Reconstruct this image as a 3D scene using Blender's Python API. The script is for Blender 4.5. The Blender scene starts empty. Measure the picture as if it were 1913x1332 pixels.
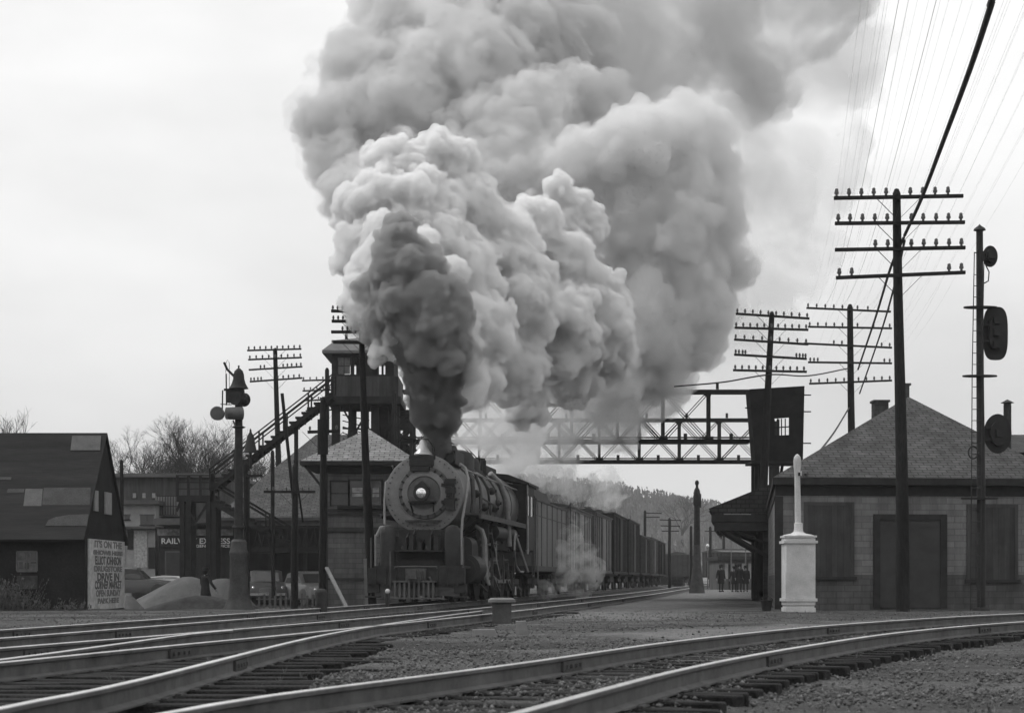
import bpy, bmesh, math, random
import numpy as np
from mathutils import Vector, Matrix, noise
R = math.radians
random.seed(7)
rng = np.random.default_rng(11)
scene = bpy.context.scene
col = scene.collection

# ---------------------------------------------------------------- camera
FPX, CX, HZ, CH = 3400.0, 956.5, 1081.0, 0.9      # focal length in photo pixels, centre column, horizon row, eye height
cam_d = bpy.data.cameras.new('camera'); cam = bpy.data.objects.new('camera', cam_d); col.objects.link(cam)
cam.location = (0, 0, CH); cam.rotation_euler = (R(90), 0, 0)
cam_d.sensor_width = 36; cam_d.lens = 36 * FPX / 1913
cam_d.shift_y = (HZ - 666) / 1913
cam_d.clip_start = .1; cam_d.clip_end = 5000
cam_d.dof.use_dof = True; cam_d.dof.focus_distance = 56; cam_d.dof.aperture_fstop = 4.5
scene.camera = cam

# ---------------------------------------------------------------- sky, sun, exposure
SUN_EL, SUN_AZ = 52, -62          # degrees; azimuth from +Y (view direction) towards +X, so the light falls from the upper left, a little behind the train
world = bpy.data.worlds.new("World"); scene.world = world; world.use_nodes = True
nt = world.node_tree; N = nt.nodes; L = nt.links; N.clear()
out = N.new('ShaderNodeOutputWorld'); bg = N.new('ShaderNodeBackground'); bg.inputs['Strength'].default_value = 0.1
sky = N.new('ShaderNodeTexSky'); sky.sky_type = 'NISHITA'; sky.sun_disc = False
sky.sun_elevation = R(SUN_EL); sky.sun_rotation = R(SUN_AZ); sky.dust_density = 6; sky.air_density = 1.2
bw = N.new('ShaderNodeRGBToBW')
tc = N.new('ShaderNodeTexCoord')
n1 = N.new('ShaderNodeTexNoise'); n1.inputs['Scale'].default_value = 2.6; n1.inputs['Detail'].default_value = 5; n1.inputs['Roughness'].default_value = .5
mp = N.new('ShaderNodeMapping'); mp.inputs['Scale'].default_value = (1, 1, 2.6); mp.inputs['Location'].default_value = (.3, .1, .2)
L.new(tc.outputs['Generated'], mp.inputs[0]); L.new(mp.outputs[0], n1.inputs['Vector'])
cr = N.new('ShaderNodeMapRange'); cr.inputs['From Min'].default_value = .3; cr.inputs['From Max'].default_value = .7
cr.inputs['To Min'].default_value = 7.2; cr.inputs['To Max'].default_value = 10.4       # cloud deck luminance before the 0.1 strength
L.new(n1.outputs[0], cr.inputs[0])
sep = N.new('ShaderNodeSeparateXYZ'); L.new(tc.outputs['Generated'], sep.inputs[0])
gr = N.new('ShaderNodeMapRange'); gr.inputs['From Min'].default_value = 0.0; gr.inputs['From Max'].default_value = .34
gr.inputs['To Min'].default_value = .68; gr.inputs['To Max'].default_value = 1.12; gr.interpolation_type = 'SMOOTHSTEP'
L.new(sep.outputs[2], gr.inputs[0])
mu = N.new('ShaderNodeMath'); mu.operation = 'MULTIPLY'; L.new(cr.outputs[0], mu.inputs[0]); L.new(gr.outputs[0], mu.inputs[1])
mix = N.new('ShaderNodeMix'); mix.data_type = 'FLOAT'; mix.inputs['Factor'].default_value = .88       # mostly cloud deck over a grey sky
L.new(sky.outputs[0], bw.inputs[0]); L.new(bw.outputs[0], mix.inputs['A']); L.new(mu.outputs[0], mix.inputs['B'])
L.new(mix.outputs['Result'], bg.inputs['Color']); L.new(bg.outputs[0], out.inputs['Surface'])
sun_d = bpy.data.lights.new('sun', 'SUN'); sun = bpy.data.objects.new('sun', sun_d); col.objects.link(sun)
sun_d.energy = 1.4; sun_d.angle = R(18); sun_d.color = (1, 1, 1)
az, el = R(SUN_AZ), R(SUN_EL)
sd = Vector((math.sin(az) * math.cos(el), math.cos(az) * math.cos(el), math.sin(el)))
sun.rotation_euler = (-sd).to_track_quat('-Z', 'Y').to_euler(); sun.location = (0, 0, 60)
vs = scene.view_settings; vs.view_transform = 'Standard'; vs.look = 'None'; vs.gamma = 1; vs.exposure = 0.28; vs.use_curve_mapping = False
scene.render.engine = 'CYCLES'
cy = scene.cycles
cy.use_denoising = True
try: cy.denoiser = 'OPENIMAGEDENOISE'
except Exception: pass
cy.max_bounces = 10; cy.diffuse_bounces = 3; cy.glossy_bounces = 2; cy.transmission_bounces = 3; cy.transparent_max_bounces = 12
cy.volume_bounces = 8; cy.use_adaptive_sampling = True; cy.adaptive_threshold = .03
cy.caustics_reflective = False; cy.caustics_refractive = False

# ---------------------------------------------------------------- helpers
def W(px, py, Z):
    """point on the sight line of a photo pixel at distance Z"""
    return Vector(((px - CX) * Z / FPX, Z, CH - (py - HZ) * Z / FPX))
def GX(px, Z): return (px - CX) * Z / FPX
def GZ(py, Z): return CH - (py - HZ) * Z / FPX
def ground_z(x, y):
    """terrain height: track level in front, the yard behind on the left a little lower"""
    t = min(1, max(0, (y - 53) / 8)); l = min(1, max(0, (-(x - .13 * (y - 54)) - 5.2) / 3))
    b = min(1, max(0, (y - 84) / 9))
    return -.42 * t * t * (3 - 2 * t) * l * l * (3 - 2 * l) * (1 - .6 * b)

class MB:
    def __init__(s): s.v = []; s.f = []; s.sm = []
    def add(s, vs_, fs, smooth=False):
        b = len(s.v); s.v += [tuple(p) for p in vs_]; s.f += [tuple(b + i for i in f) for f in fs]; s.sm += [smooth] * len(fs); return s
    def box(s, c, d, rz=0, rot=None):
        c = Vector(c); hx, hy, hz = d[0] / 2, d[1] / 2, d[2] / 2
        M = rot if rot is not None else Matrix.Rotation(rz, 3, 'Z')
        P = [c + M @ Vector((x, y, z)) for x in (-hx, hx) for y in (-hy, hy) for z in (-hz, hz)]
        return s.add(P, [(0, 1, 3, 2), (4, 6, 7, 5), (0, 4, 5, 1), (2, 3, 7, 6), (0, 2, 6, 4), (1, 5, 7, 3)])
    def b2(s, a, b):   # box from two corners
        return s.box([(a[i] + b[i]) / 2 for i in range(3)], [abs(a[i] - b[i]) for i in range(3)])
    def beam(s, p, q, w, h=None, up=(0, 0, 1)):
        p = Vector(p); q = Vector(q); d = q - p; h = h or w
        z = d.normalized(); u = Vector(up)
        if abs(z.dot(u)) > .98: u = Vector((0, 1, 0))
        x = u.cross(z).normalized(); y = z.cross(x)
        M = Matrix((x, y, z)).transposed()
        return s.box((p + q) / 2, (w, h, d.length), rot=M)
    def cyl(s, p, q, r0, r1=None, n=12, caps=True, smooth=True):
        p = Vector(p); q = Vector(q); r1 = r0 if r1 is None else r1
        z = (q - p).normalized(); u = Vector((0, 0, 1)) if abs(z.z) < .95 else Vector((1, 0, 0))
        x = u.cross(z).normalized(); y = z.cross(x); V = []
        for c, r in ((p, r0), (q, r1)):
            for i in range(n):
                a = 2 * math.pi * i / n; V.append(c + x * (r * math.cos(a)) + y * (r * math.sin(a)))
        s.add(V, [(i, (i + 1) % n, n + (i + 1) % n, n + i) for i in range(n)], smooth)
        if caps: s.add(V, [tuple(range(n - 1, -1, -1)), tuple(range(n, 2 * n))])
        return s
    def tube(s, pts, r, n=8, smooth=True):
        pts = [Vector(p) for p in pts]; V = []; m = len(pts); rs = r if isinstance(r, (list, tuple)) else [r] * m
        px_ = None
        for i, p in enumerate(pts):
            t = (pts[min(i + 1, m - 1)] - pts[max(i - 1, 0)]).normalized()
            u = px_ if px_ is not None else (Vector((0, 0, 1)) if abs(t.z) < .9 else Vector((1, 0, 0)))
            x = (u - t * u.dot(t)).normalized(); px_ = x; y = t.cross(x)
            for k in range(n):
                a = 2 * math.pi * k / n; V.append(p + x * (rs[i] * math.cos(a)) + y * (rs[i] * math.sin(a)))
        F = [(i * n + k, i * n + (k + 1) % n, (i + 1) * n + (k + 1) % n, (i + 1) * n + k) for i in range(m - 1) for k in range(n)]
        s.add(V, F, smooth); s.add(V, [tuple(range(n - 1, -1, -1)), tuple(range((m - 1) * n, m * n))]); return s
    def lathe(s, prof, c=(0, 0, 0), axis='Z', n=24, smooth=True, sx=1, sy=1):
        """prof: list of (radius, height) turned about an axis through c"""
        c = Vector(c); V = []; m = len(prof)
        for r, h in prof:
            for i in range(n):
                a = 2 * math.pi * i / n; u, v = r * math.cos(a) * sx, r * math.sin(a) * sy
                V.append(c + (Vector((u, v, h)) if axis == 'Z' else Vector((u, h, v)) if axis == 'Y' else Vector((h, u, v))))
        F = [(j * n + i, j * n + (i + 1) % n, (j + 1) * n + (i + 1) % n, (j + 1) * n + i) for j in range(m - 1) for i in range(n)]
        s.add(V, F, smooth)
        for j in (0, m - 1):
            if prof[j][0] > 1e-4: s.add(V[j * n:(j + 1) * n], [tuple(range(n))])
        return s
    def ball(s, c, r, n=10, sc=(1, 1, 1)):
        c = Vector(c); V = []; F = []
        for j in range(n + 1):
            t = math.pi * j / n
            for i in range(n * 2):
                a = math.pi * i / n; V.append(c + Vector((r * sc[0] * math.sin(t) * math.cos(a), r * sc[1] * math.sin(t) * math.sin(a), r * sc[2] * math.cos(t))))
        k = n * 2
        F = [(j * k + i, (j + 1) * k + i, (j + 1) * k + (i + 1) % k, j * k + (i + 1) % k) for j in range(n) for i in range(k)]
        return s.add(V, F, True)
    def prism(s, poly, d):
        """closed polygon of 3-D points pushed along vector d"""
        P = [Vector(p) for p in poly]; d = Vector(d); n = len(P); V = P + [p + d for p in P]
        return s.add(V, [tuple(range(n - 1, -1, -1)), tuple(range(n, 2 * n))] + [(i, (i + 1) % n, n + (i + 1) % n, n + i) for i in range(n)])
    def build(s, name, mat, parent=None, world=True, label=None, kind=None, weld=False):
        me = bpy.data.meshes.new(name)
        o_ = Vector(parent.location) if (parent is not None and world) else None
        if o_ is not None and parent.parent is not None: o_ = o_ + Vector(parent.parent.location)
        V = [(p[0] - o_[0], p[1] - o_[1], p[2] - o_[2]) for p in s.v] if o_ is not None else s.v
        me.from_pydata(V, [], s.f); me.polygons.foreach_set('use_smooth', s.sm)
        bm = bmesh.new(); bm.from_mesh(me)
        bmesh.ops.remove_doubles(bm, verts=bm.verts, dist=1e-5)
        bmesh.ops.recalc_face_normals(bm, faces=bm.faces); bm.to_mesh(me); bm.free()
        try: me.set_sharp_from_angle(angle=R(38))
        except Exception: pass
        me.materials.append(mat)
        o = bpy.data.objects.new(name, me); col.objects.link(o)
        if parent is not None: o.parent = parent
        if label: o['label'] = label
        if kind: o['kind'] = kind
        return o
def tag(o, label=None, cat=None, group=None, kind=None):
    if label: o['label'] = label
    if cat: o['category'] = cat
    if group: o['group'] = group
    if kind: o['kind'] = kind
    return o
def thing(name, label, cat, loc=(0, 0, 0), rz=0, group=None):
    o = bpy.data.objects.new(name, None); col.objects.link(o); o.empty_display_size = .3
    o.location = loc; o.rotation_euler = (0, 0, rz); return tag(o, label, cat, group)
def copy_tree(o, parent=None):
    c = o.copy(); col.objects.link(c); c.parent = parent
    for ch in list(o.children): copy_tree(ch, c)
    return c

# ---------------------------------------------------------------- materials (the photograph is black and white: all greys)
_m = {}
def mat(name, v=.2, rough=.8, var=.25, scale=3.0, stretch=(1, 1, 1), bump=.0, bscale=30., metal=0., spec=.12, fine=0., kind=None, emit=0.):
    """grey surface with two octaves of blotchy wear; kind adds a built-in surface pattern"""
    if name in _m: return _m[name]
    m = bpy.data.materials.new(name); m.use_nodes = True; nt = m.node_tree; N = nt.nodes; L = nt.links
    b = N['Principled BSDF']; b.inputs['Roughness'].default_value = rough; b.inputs['Metallic'].default_value = metal
    b.inputs['Specular IOR Level'].default_value = spec
    tc = N.new('ShaderNodeTexCoord'); mp = N.new('ShaderNodeMapping'); mp.inputs['Scale'].default_value = stretch
    L.new(tc.outputs['Object'], mp.inputs[0])
    n = N.new('ShaderNodeTexNoise'); n.inputs['Scale'].default_value = scale; n.inputs['Detail'].default_value = 6; n.inputs['Roughness'].default_value = .65
    L.new(mp.outputs[0], n.inputs['Vector'])
    r = N.new('ShaderNodeMapRange'); r.inputs['From Min'].default_value = .3; r.inputs['From Max'].default_value = .7
    r.inputs['To Min'].default_value = v * (1 - var); r.inputs['To Max'].default_value = v * (1 + var)
    L.new(n.outputs[0], r.inputs[0]); colr = r.outputs[0]; hgt = None
    def math_(op, a, b_):
        q = N.new('ShaderNodeMath'); q.operation = op
        for i, x in enumerate((a, b_)):
            if isinstance(x, (int, float)): q.inputs[i].default_value = x
            else: L.new(x, q.inputs[i])
        return q.outputs[0]
    if fine:
        n2 = N.new('ShaderNodeTexNoise'); n2.inputs['Scale'].default_value = bscale; n2.inputs['Detail'].default_value = 4
        L.new(mp.outputs[0], n2.inputs['Vector'])
        r2 = N.new('ShaderNodeMapRange'); r2.inputs['From Min'].default_value = .3; r2.inputs['From Max'].default_value = .7
        r2.inputs['To Min'].default_value = 1 - fine; r2.inputs['To Max'].default_value = 1 + fine
        L.new(n2.outputs[0], r2.inputs[0]); colr = math_('MULTIPLY', colr, r2.outputs[0]); hgt = n2.outputs[0]
    if kind in ('shingle', 'brick', 'board', 'vboard'):
        bt = N.new('ShaderNodeTexBrick'); m2 = N.new('ShaderNodeMapping')
        L.new(tc.outputs['UV'], m2.inputs[0]); L.new(m2.outputs[0], bt.inputs['Vector'])
        bt.inputs['Scale'].default_value = 1.0
        bw_, rh, ms = {'shingle': (.36, .17, .022), 'brick': (.5, .18, .016), 'board': (4.0, .16, .012), 'vboard': (.17, 6.0, .008)}[kind]
        bt.inputs['Brick Width'].default_value = bw_; bt.inputs['Row Height'].default_value = rh; bt.inputs['Mortar Size'].default_value = ms
        bt.inputs['Mortar Smooth'].default_value = .3
        bt.inputs['Color1'].default_value = (1.14, 1.14, 1.14, 1); bt.inputs['Color2'].default_value = (.84, .84, .84, 1)
        mv = .42 if kind == 'shingle' else .74
        bt.inputs['Mortar'].default_value = (mv, mv, mv, 1)
        rb = N.new('ShaderNodeRGBToBW'); L.new(bt.outputs['Color'], rb.inputs[0]); colr = math_('MULTIPLY', colr, rb.outputs[0])
        st_ = N.new('ShaderNodeTexNoise'); st_.inputs['Scale'].default_value = .9; st_.inputs['Detail'].default_value = 7; st_.inputs['Roughness'].default_value = .7; m3 = N.new('ShaderNodeMapping'); m3.inputs['Scale'].default_value = (3, 3, .35); L.new(tc.outputs['Object'], m3.inputs[0]); L.new(m3.outputs[0], st_.inputs['Vector'])
        rs = N.new('ShaderNodeMapRange'); rs.inputs['From Min'].default_value = .38; rs.inputs['From Max'].default_value = .66; rs.inputs['To Min'].default_value = .72; rs.inputs['To Max'].default_value = 1.18; L.new(st_.outputs[0], rs.inputs[0]); colr = math_('MULTIPLY', colr, rs.outputs[0])
        hgt = rb.outputs[0]; bump = bump or .3
    cb = N.new('ShaderNodeCombineColor')
    for i in range(3): L.new(colr, cb.inputs[i])
    L.new(cb.outputs[0], b.inputs['Base Color'])
    if bump:
        if hgt is None:
            n3 = N.new('ShaderNodeTexNoise'); n3.inputs['Scale'].default_value = bscale; n3.inputs['Detail'].default_value = 5
            L.new(mp.outputs[0], n3.inputs['Vector']); hgt = n3.outputs[0]
        bp = N.new('ShaderNodeBump'); bp.inputs['Strength'].default_value = bump; bp.inputs['Distance'].default_value = .02
        L.new(hgt, bp.inputs['Height']); L.new(bp.outputs[0], b.inputs['Normal'])
    if emit:
        b.inputs['Emission Color'].default_value = (1, 1, 1, 1); b.inputs['Emission Strength'].default_value = emit
    _m[name] = m; return m
def uv_flat(o, ax_u=None, ax_v=None):
    """metre-scaled UVs per face: u along the horizontal in the face, v up the face"""
    me = o.data; uv = me.uv_layers.new(name='UV'); 
    for p in me.polygons:
        n = p.normal; u = Vector((-n.y, n.x, 0))
        u = Vector((1, 0, 0)) if u.length < .05 else u.normalized()
        v = n.cross(u).normalized()
        for li in p.loop_indices:
            c = me.vertices[me.loops[li].vertex_index].co; uv.data[li].uv = (c.dot(u), c.dot(v))
    return o
# ---------------------------------------------------------------- ground sheet
def ground_mat():
    m = bpy.data.materials.new('cinder_ground'); m.use_nodes = True; nt = m.node_tree; N = nt.nodes; L = nt.links; b = N['Principled BSDF']
    b.inputs['Roughness'].default_value = .95; b.inputs['Specular IOR Level'].default_value = .15
    g = N.new('ShaderNodeNewGeometry')
    def nz(sc, det, st=(1, 1, 1)):
        mp = N.new('ShaderNodeMapping'); mp.inputs['Scale'].default_value = st; L.new(g.outputs['Position'], mp.inputs[0])
        n = N.new('ShaderNodeTexNoise'); n.inputs['Scale'].default_value = sc; n.inputs['Detail'].default_value = det; n.inputs['Roughness'].default_value = .6; L.new(mp.outputs[0], n.inputs['Vector']); return n.outputs[0]
    def mr(x, a, b_, c, d):
        q = N.new('ShaderNodeMapRange'); q.inputs['From Min'].default_value = a; q.inputs['From Max'].default_value = b_; q.inputs['To Min'].default_value = c; q.inputs['To Max'].default_value = d; L.new(x, q.inputs[0]); return q.outputs[0]
    def mm(op, x, y):
        q = N.new('ShaderNodeMath'); q.operation = op
        for i, v in enumerate((x, y)):
            if isinstance(v, (int, float)): q.inputs[i].default_value = v
            else: L.new(v, q.inputs[i])
        return q.outputs[0]
    big = mr(nz(.35, 4, (.5, 1, 1)), .35, .65, .06, .15)
    tracks = mr(nz(1.1, 5, (.35, 1, 1)), .3, .7, .65, 1.35)
    fine = mr(nz(38, 3), .3, .7, .45, 1.55)
    v = N.new('ShaderNodeTexVoronoi'); v.inputs['Scale'].default_value = 22; L.new(g.outputs['Position'], v.inputs['Vector'])
    cell = mr(v.outputs['Distance'], 0, .6, 1.25, .6)
    sx = N.new('ShaderNodeSeparateXYZ'); L.new(g.outputs['Position'], sx.inputs[0]); wob = mr(nz(.5, 5), .3, .7, -1.3, 1.3)
    def band(ax, ay, bx_, by_, w):     # trodden dirt between two points on the ground
        dx, dy = bx_ - ax, by_ - ay; ln = math.hypot(dx, dy); dx /= ln; dy /= ln
        px_, py_ = mm('SUBTRACT', sx.outputs[0], ax), mm('SUBTRACT', sx.outputs[1], ay)
        perp = mm('ABSOLUTE', mm('SUBTRACT', mm('MULTIPLY', px_, dy), mm('MULTIPLY', py_, dx)), 0)
        al = mm('ABSOLUTE', mm('SUBTRACT', mm('ADD', mm('MULTIPLY', px_, dx), mm('MULTIPLY', py_, dy)), ln / 2), 0)
        d = mm('MAXIMUM', perp, mm('SUBTRACT', al, ln / 2 - w)); return mr(mm('ADD', d, wob), w * .4, w * 1.5, 1, 0)
    m1 = mm('MAXIMUM', band(1.5, 27.5, 13, 43, 1.5), band(1.5, 40, 17, 150, 2.2))
    worn = mr(nz(3, 6), .3, .7, .45, 1.0); m1 = mm('MULTIPLY', m1, worn)
    oil = mr(nz(.9, 3), .56, .72, 1, .45)
    c = mm('MULTIPLY', mm('MULTIPLY', mm('MULTIPLY', big, tracks), oil), mm('MULTIPLY', fine, cell))
    c = mm('ADD', mm('MULTIPLY', c, mm('SUBTRACT', 1.0, m1)), mm('MULTIPLY', m1, mm('MULTIPLY', .2, mm('MULTIPLY', fine, .95))))
    cb = N.new('ShaderNodeCombineColor')
    for i in range(3): L.new(c, cb.inputs[i])
    L.new(cb.outputs[0], b.inputs['Base Color'])
    bp = N.new('ShaderNodeBump'); bp.inputs['Strength'].default_value = .8; bp.inputs['Distance'].default_value = .03
    L.new(mm('ADD', fine, cell), bp.inputs['Height']); L.new(bp.outputs[0], b.inputs['Normal']); return m
GM = ground_mat()
def sunk(x, y):
    """washed-out ballast under and beyond the near curved track"""
    if y > 44 or y < 3: return 0
    g = np.interp(y, [5.5, 9.5, 15, 21.4, 29, 37.2, 46], [-2.9, -1.83, 0, 2.16, 5.5, 10.5, 18]) + 1.75
    l = np.interp(y, [5, 9.9, 22, 27], [-1.9, -1.7, -1.5, -1.9])
    left = .085 * min(1, max(0, (l - x) / .4)) * min(1, max(0, (27 - y) / 3)) * (1 if x > -9 else 0)
    return max(left, .075 * min(1, max(0, (x - g) / .5)))
T = lambda u, a, b: a + (b - a) * u
xs = np.unique(np.round(np.concatenate([np.linspace(-30, 30, 201), -30 - np.geomspace(1, 3000, 22), 30 + np.geomspace(1, 3000, 22)]), 3)); xs.sort()
ys = np.unique(np.round(np.concatenate([[-60, -20], np.linspace(2, 30, 180), np.linspace(30, 90, 120), 90 + np.geomspace(1, 3500, 30)]), 3)); ys.sort()
V = []
for y in ys:
    for x in xs:
        z = ground_z(x, y)
        if abs(x) < 31 and 2 <= y < 91: z += .035 * noise.noise(Vector((x * .7, y * .7, 0))) + .02 * noise.noise(Vector((x * 2.7, y * 2.7, 4)))
        V.append((x, y, z + .012 - sunk(x, y)))
nx = len(xs)
F = [(j * nx + i, j * nx + i + 1, (j + 1) * nx + i + 1, (j + 1) * nx + i) for j in range(len(ys) - 1) for i in range(nx - 1)]
me = bpy.data.meshes.new('ground'); me.from_pydata(V, [], F); me.materials.append(GM); me.polygons.foreach_set('use_smooth', [True] * len(F))
ground = bpy.data.objects.new('ground', me); col.objects.link(ground); tag(ground, kind='structure')
# trodden strip of pale dirt beside the near track
PD = mat('pale_dirt', .17, .95, .35, 1.2, (.4, 1, 1), .5, 25, fine=.3)
def strip(name, pts, w, m, z=.022):
    b = MB(); n = len(pts); V = []
    for i, (x, y) in enumerate(pts):
        ww = w * (.15 + .85 * math.sin(math.pi * min(.98, max(.02, i / (n - 1)))))
        d = Vector(pts[min(i + 1, n - 1)]) - Vector(pts[max(i - 1, 0)]); d.normalize(); nn = Vector((-d.y, d.x))
        for k in range(5):
            t = (k / 4 - .5); j = .18 * ww * noise.noise(Vector((x * 1.3, y * 1.3, k)))
            V.append((x + nn.x * (t * ww + j), y + nn.y * (t * ww + j), z - (.045 if k in (0, 4) else 0) + .0 * i))
    b.add(V, [(i * 5 + k, i * 5 + k + 1, (i + 1) * 5 + k + 1, (i + 1) * 5 + k) for i in range(n - 1) for k in range(4)], True)
    return tag(b.build(name, m), kind='structure')
def catmull(P, step=.5):
    P = [Vector(p) for p in P]; P = [2 * P[0] - P[1]] + P + [2 * P[-1] - P[-2]]; out = []
    for i in range(1, len(P) - 2):
        a, b, c, d = P[i - 1:i + 3]; n = max(1, int((c - b).length / step))
        for k in range(n):
            t = k / n; out.append(.5 * ((2 * b) + (c - a) * t + (2 * a - 5 * b + 4 * c - d) * t * t + (3 * b - a - 3 * c + d) * t ** 3))
    out.append(P[-2]); return out

# ---------------------------------------------------------------- railway tracks
def rail_mat():
    m = bpy.data.materials.new('rail_steel'); m.use_nodes = True; nt = m.node_tree; N = nt.nodes; L = nt.links; b = N['Principled BSDF']
    g = N.new('ShaderNodeNewGeometry'); s = N.new('ShaderNodeSeparateXYZ'); L.new(g.outputs['Position'], s.inputs[0])
    n = N.new('ShaderNodeTexNoise'); n.inputs['Scale'].default_value = 2.2; n.inputs['Detail'].default_value = 9; n.inputs['Roughness'].default_value = .75; L.new(g.outputs['Position'], n.inputs['Vector'])
    r = N.new('ShaderNodeMapRange'); r.inputs['From Min'].default_value = .193; r.inputs['From Max'].default_value = .199; L.new(s.outputs[2], r.inputs[0])
    rust = N.new('ShaderNodeMapRange'); rust.inputs['From Min'].default_value = .3; rust.inputs['From Max'].default_value = .7; rust.inputs['To Min'].default_value = .03; rust.inputs['To Max'].default_value = .12; L.new(n.outputs[0], rust.inputs[0])
    pol = N.new('ShaderNodeMapRange'); pol.inputs['From Min'].default_value = .3; pol.inputs['From Max'].default_value = .7; pol.inputs['To Min'].default_value = .5; pol.inputs['To Max'].default_value = .82; L.new(n.outputs[0], pol.inputs[0])
    mx = N.new('ShaderNodeMix'); mx.data_type = 'FLOAT'; L.new(r.outputs[0], mx.inputs['Factor']); L.new(rust.outputs[0], mx.inputs['A']); L.new(pol.outputs[0], mx.inputs['B'])
    cb = N.new('ShaderNodeCombineColor')
    for i in range(3): L.new(mx.outputs['Result'], cb.inputs[i])
    L.new(cb.outputs[0], b.inputs['Base Color']); L.new(r.outputs[0], b.inputs['Metallic'])
    rr = N.new('ShaderNodeMapRange'); rr.inputs['To Min'].default_value = .85; rr.inputs['To Max'].default_value = .35; L.new(r.outputs[0], rr.inputs[0]); L.new(rr.outputs[0], b.inputs['Roughness']); return m
RM = rail_mat(); TIE = mat('creosoted_timber', .02, .9, .5, 4, (1, 1, 1), .8, 40, fine=.4); PLATE = mat('rusty_iron', .07, .8, .4, 8)
PROF = [(-.07, .035), (.07, .035), (.07, .05), (.012, .068), (.012, .158), (.036, .168), (.036, .19), (.028, .2), (-.028, .2), (-.036, .19), (-.036, .168), (-.012, .158), (-.012, .068), (-.07, .05)]
def rail_line(pts):
    b = MB(); n = len(pts); k = len(PROF); V = []
    for i, p in enumerate(pts):
        d = (pts[min(i + 1, n - 1)] - pts[max(i - 1, 0)]).normalized(); nn = Vector((d.y, -d.x))
        V += [(p.x + nn.x * u, p.y + nn.y * u, h) for u, h in PROF]
    b.add(V, [(i * k + j, i * k + (j + 1) % k, (i + 1) * k + (j + 1) % k, (i + 1) * k + j) for i in range(n - 1) for j in range(k)])
    b.add(V, [tuple(range(k)), tuple(range((n - 1) * k, n * k))]); return b
def sleeper_proto():
    b = MB(); b.box((0, 0, -.045), (2.6, .22, .155)); o = b.build('sleeper', TIE)
    md = o.modifiers.new('b', 'BEVEL'); md.width = .015; return o
sleeper0 = sleeper_proto(); sleeper0_used = False
def track(railA, railB, step=.56, ymax=60, tie_fn=None, skip=lambda i: False):
    """railA, railB: lists of (x, y); sleepers laid square to the first rail"""
    global sleeper0_used
    root = thing('railway_track', None, None); del_ = [k for k in ('label', 'category') if k in root]; root['kind'] = 'structure'
    A = catmull(railA, .6); B = catmull(railB, .6)
    for P in (A, B):
        rail_line(P).build('rail', RM, root)
    # fish plates at the joints
    jb = MB()
    for P in (A, B):
        acc = 0
        for i in range(1, len(P)):
            acc += (P[i] - P[i - 1]).length
            if acc > 11.5 and P[i].y < 70:
                acc = 0; d = (P[i] - P[i - 1]).normalized(); nn = Vector((d.y, -d.x))
                for sgn in (-1, 1):
                    c = P[i] + nn * (.024 * sgn); jb.box((c.x, c.y, .11), (.03, .62, .095), math.atan2(d.y, d.x) - math.pi / 2)
                    for q in (-.22, -.08, .08, .22): e = P[i] + nn * (.045 * sgn) + d * q; jb.box((e.x, e.y, .11), (.035, .035, .035), math.atan2(d.y, d.x))
    if jb.v: jb.build('joint_bars', PLATE, root)
    tp = MB(); acc = 0; cnt = 0; i0 = 0
    for i in range(1, len(A)):
        seg = A[i] - A[i - 1]; L_ = seg.length; d = seg / L_
        while acc < L_:
            p = A[i - 1] + d * acc; acc += step
            if p.y > ymax or cnt >= 98: break
            q = min(B, key=lambda b_: (b_ - p).length)
            c = (p + q) / 2; w = (q - p).length; cnt += 1
            if tie_fn: c, ln = tie_fn(p, q)
            else: ln = w + 1.15
            if sleeper0_used: o = sleeper0.copy(); col.objects.link(o)
            else: o = sleeper0; sleeper0_used = True
            o.parent = root; o.location = (c.x, c.y, random.uniform(-.006, .004)); o.rotation_euler = (random.uniform(-.01, .01), random.uniform(-.004, .004), math.atan2(q.y - p.y, q.x - p.x) + random.uniform(-.02, .02)); o.scale = (ln / 2.6 * random.uniform(.97, 1.03), random.uniform(.9, 1.15), 1)
            for r_ in (p, q): tp.box((r_.x, r_.y, .0365), (.24, .17, .014), math.atan2(d.y, d.x) - math.pi / 2)
        acc -= L_
    tp.build('tie_plates', PLATE, root); return root
tx = lambda Z: -2.6 + .13 * (Z - 54)
track([(tx(z) - .72, z) for z in (14, 40, 80, 160, 320)], [(tx(z) + .72, z) for z in (14, 40, 80, 160, 320)], ymax=54)
T2 = [(-7.1, 8), (-5.2, 18.6), (-3.9, 25.3), (-1.25, 41), (-.4, 46.7), (2.8, 68), (9.6, 119), (35, 320)]
track(T2, [(x + 1.5, y + .1) for x, y in T2], ymax=48)
D_ = [(-5.1, 8), (-4.47, 15.9), (-4.29, 19.3), (-4.12, 23.3), (-3.86, 25)]
F_ = [(-2.95, 5), (-2.79, 9.9), (-2.6, 12.7), (-2.4, 22.2), (-1.8, 30.1), (-.67, 40.3)]
def long_tie(p, q):
    l = Vector((p.x - .7, p.y)); r = Vector((q.x + random.choice([.6, .75, 1.2]), q.y)); return (l + r) / 2, (r - l).length
track(D_, F_, step=.52, tie_fn=long_tie)
G_ = [(-2.9, 5.5), (-1.83, 9.48), (-1.47, 10.97), (.015, 15.06), (2.16, 21.4), (5.5, 29), (10.46, 37.2), (18, 46), (32, 56.5), (60, 68)]
H_ = [(-1.0, 6), (0, 9.48), (.47, 11.2), (1.46, 14.6), (3.04, 19), (5.36, 24.5), (8.47, 30.1), (14.5, 39), (20.5, 45), (33, 54.8), (60.6, 66.5)]
track(G_, H_, step=.56, ymax=46)

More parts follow.
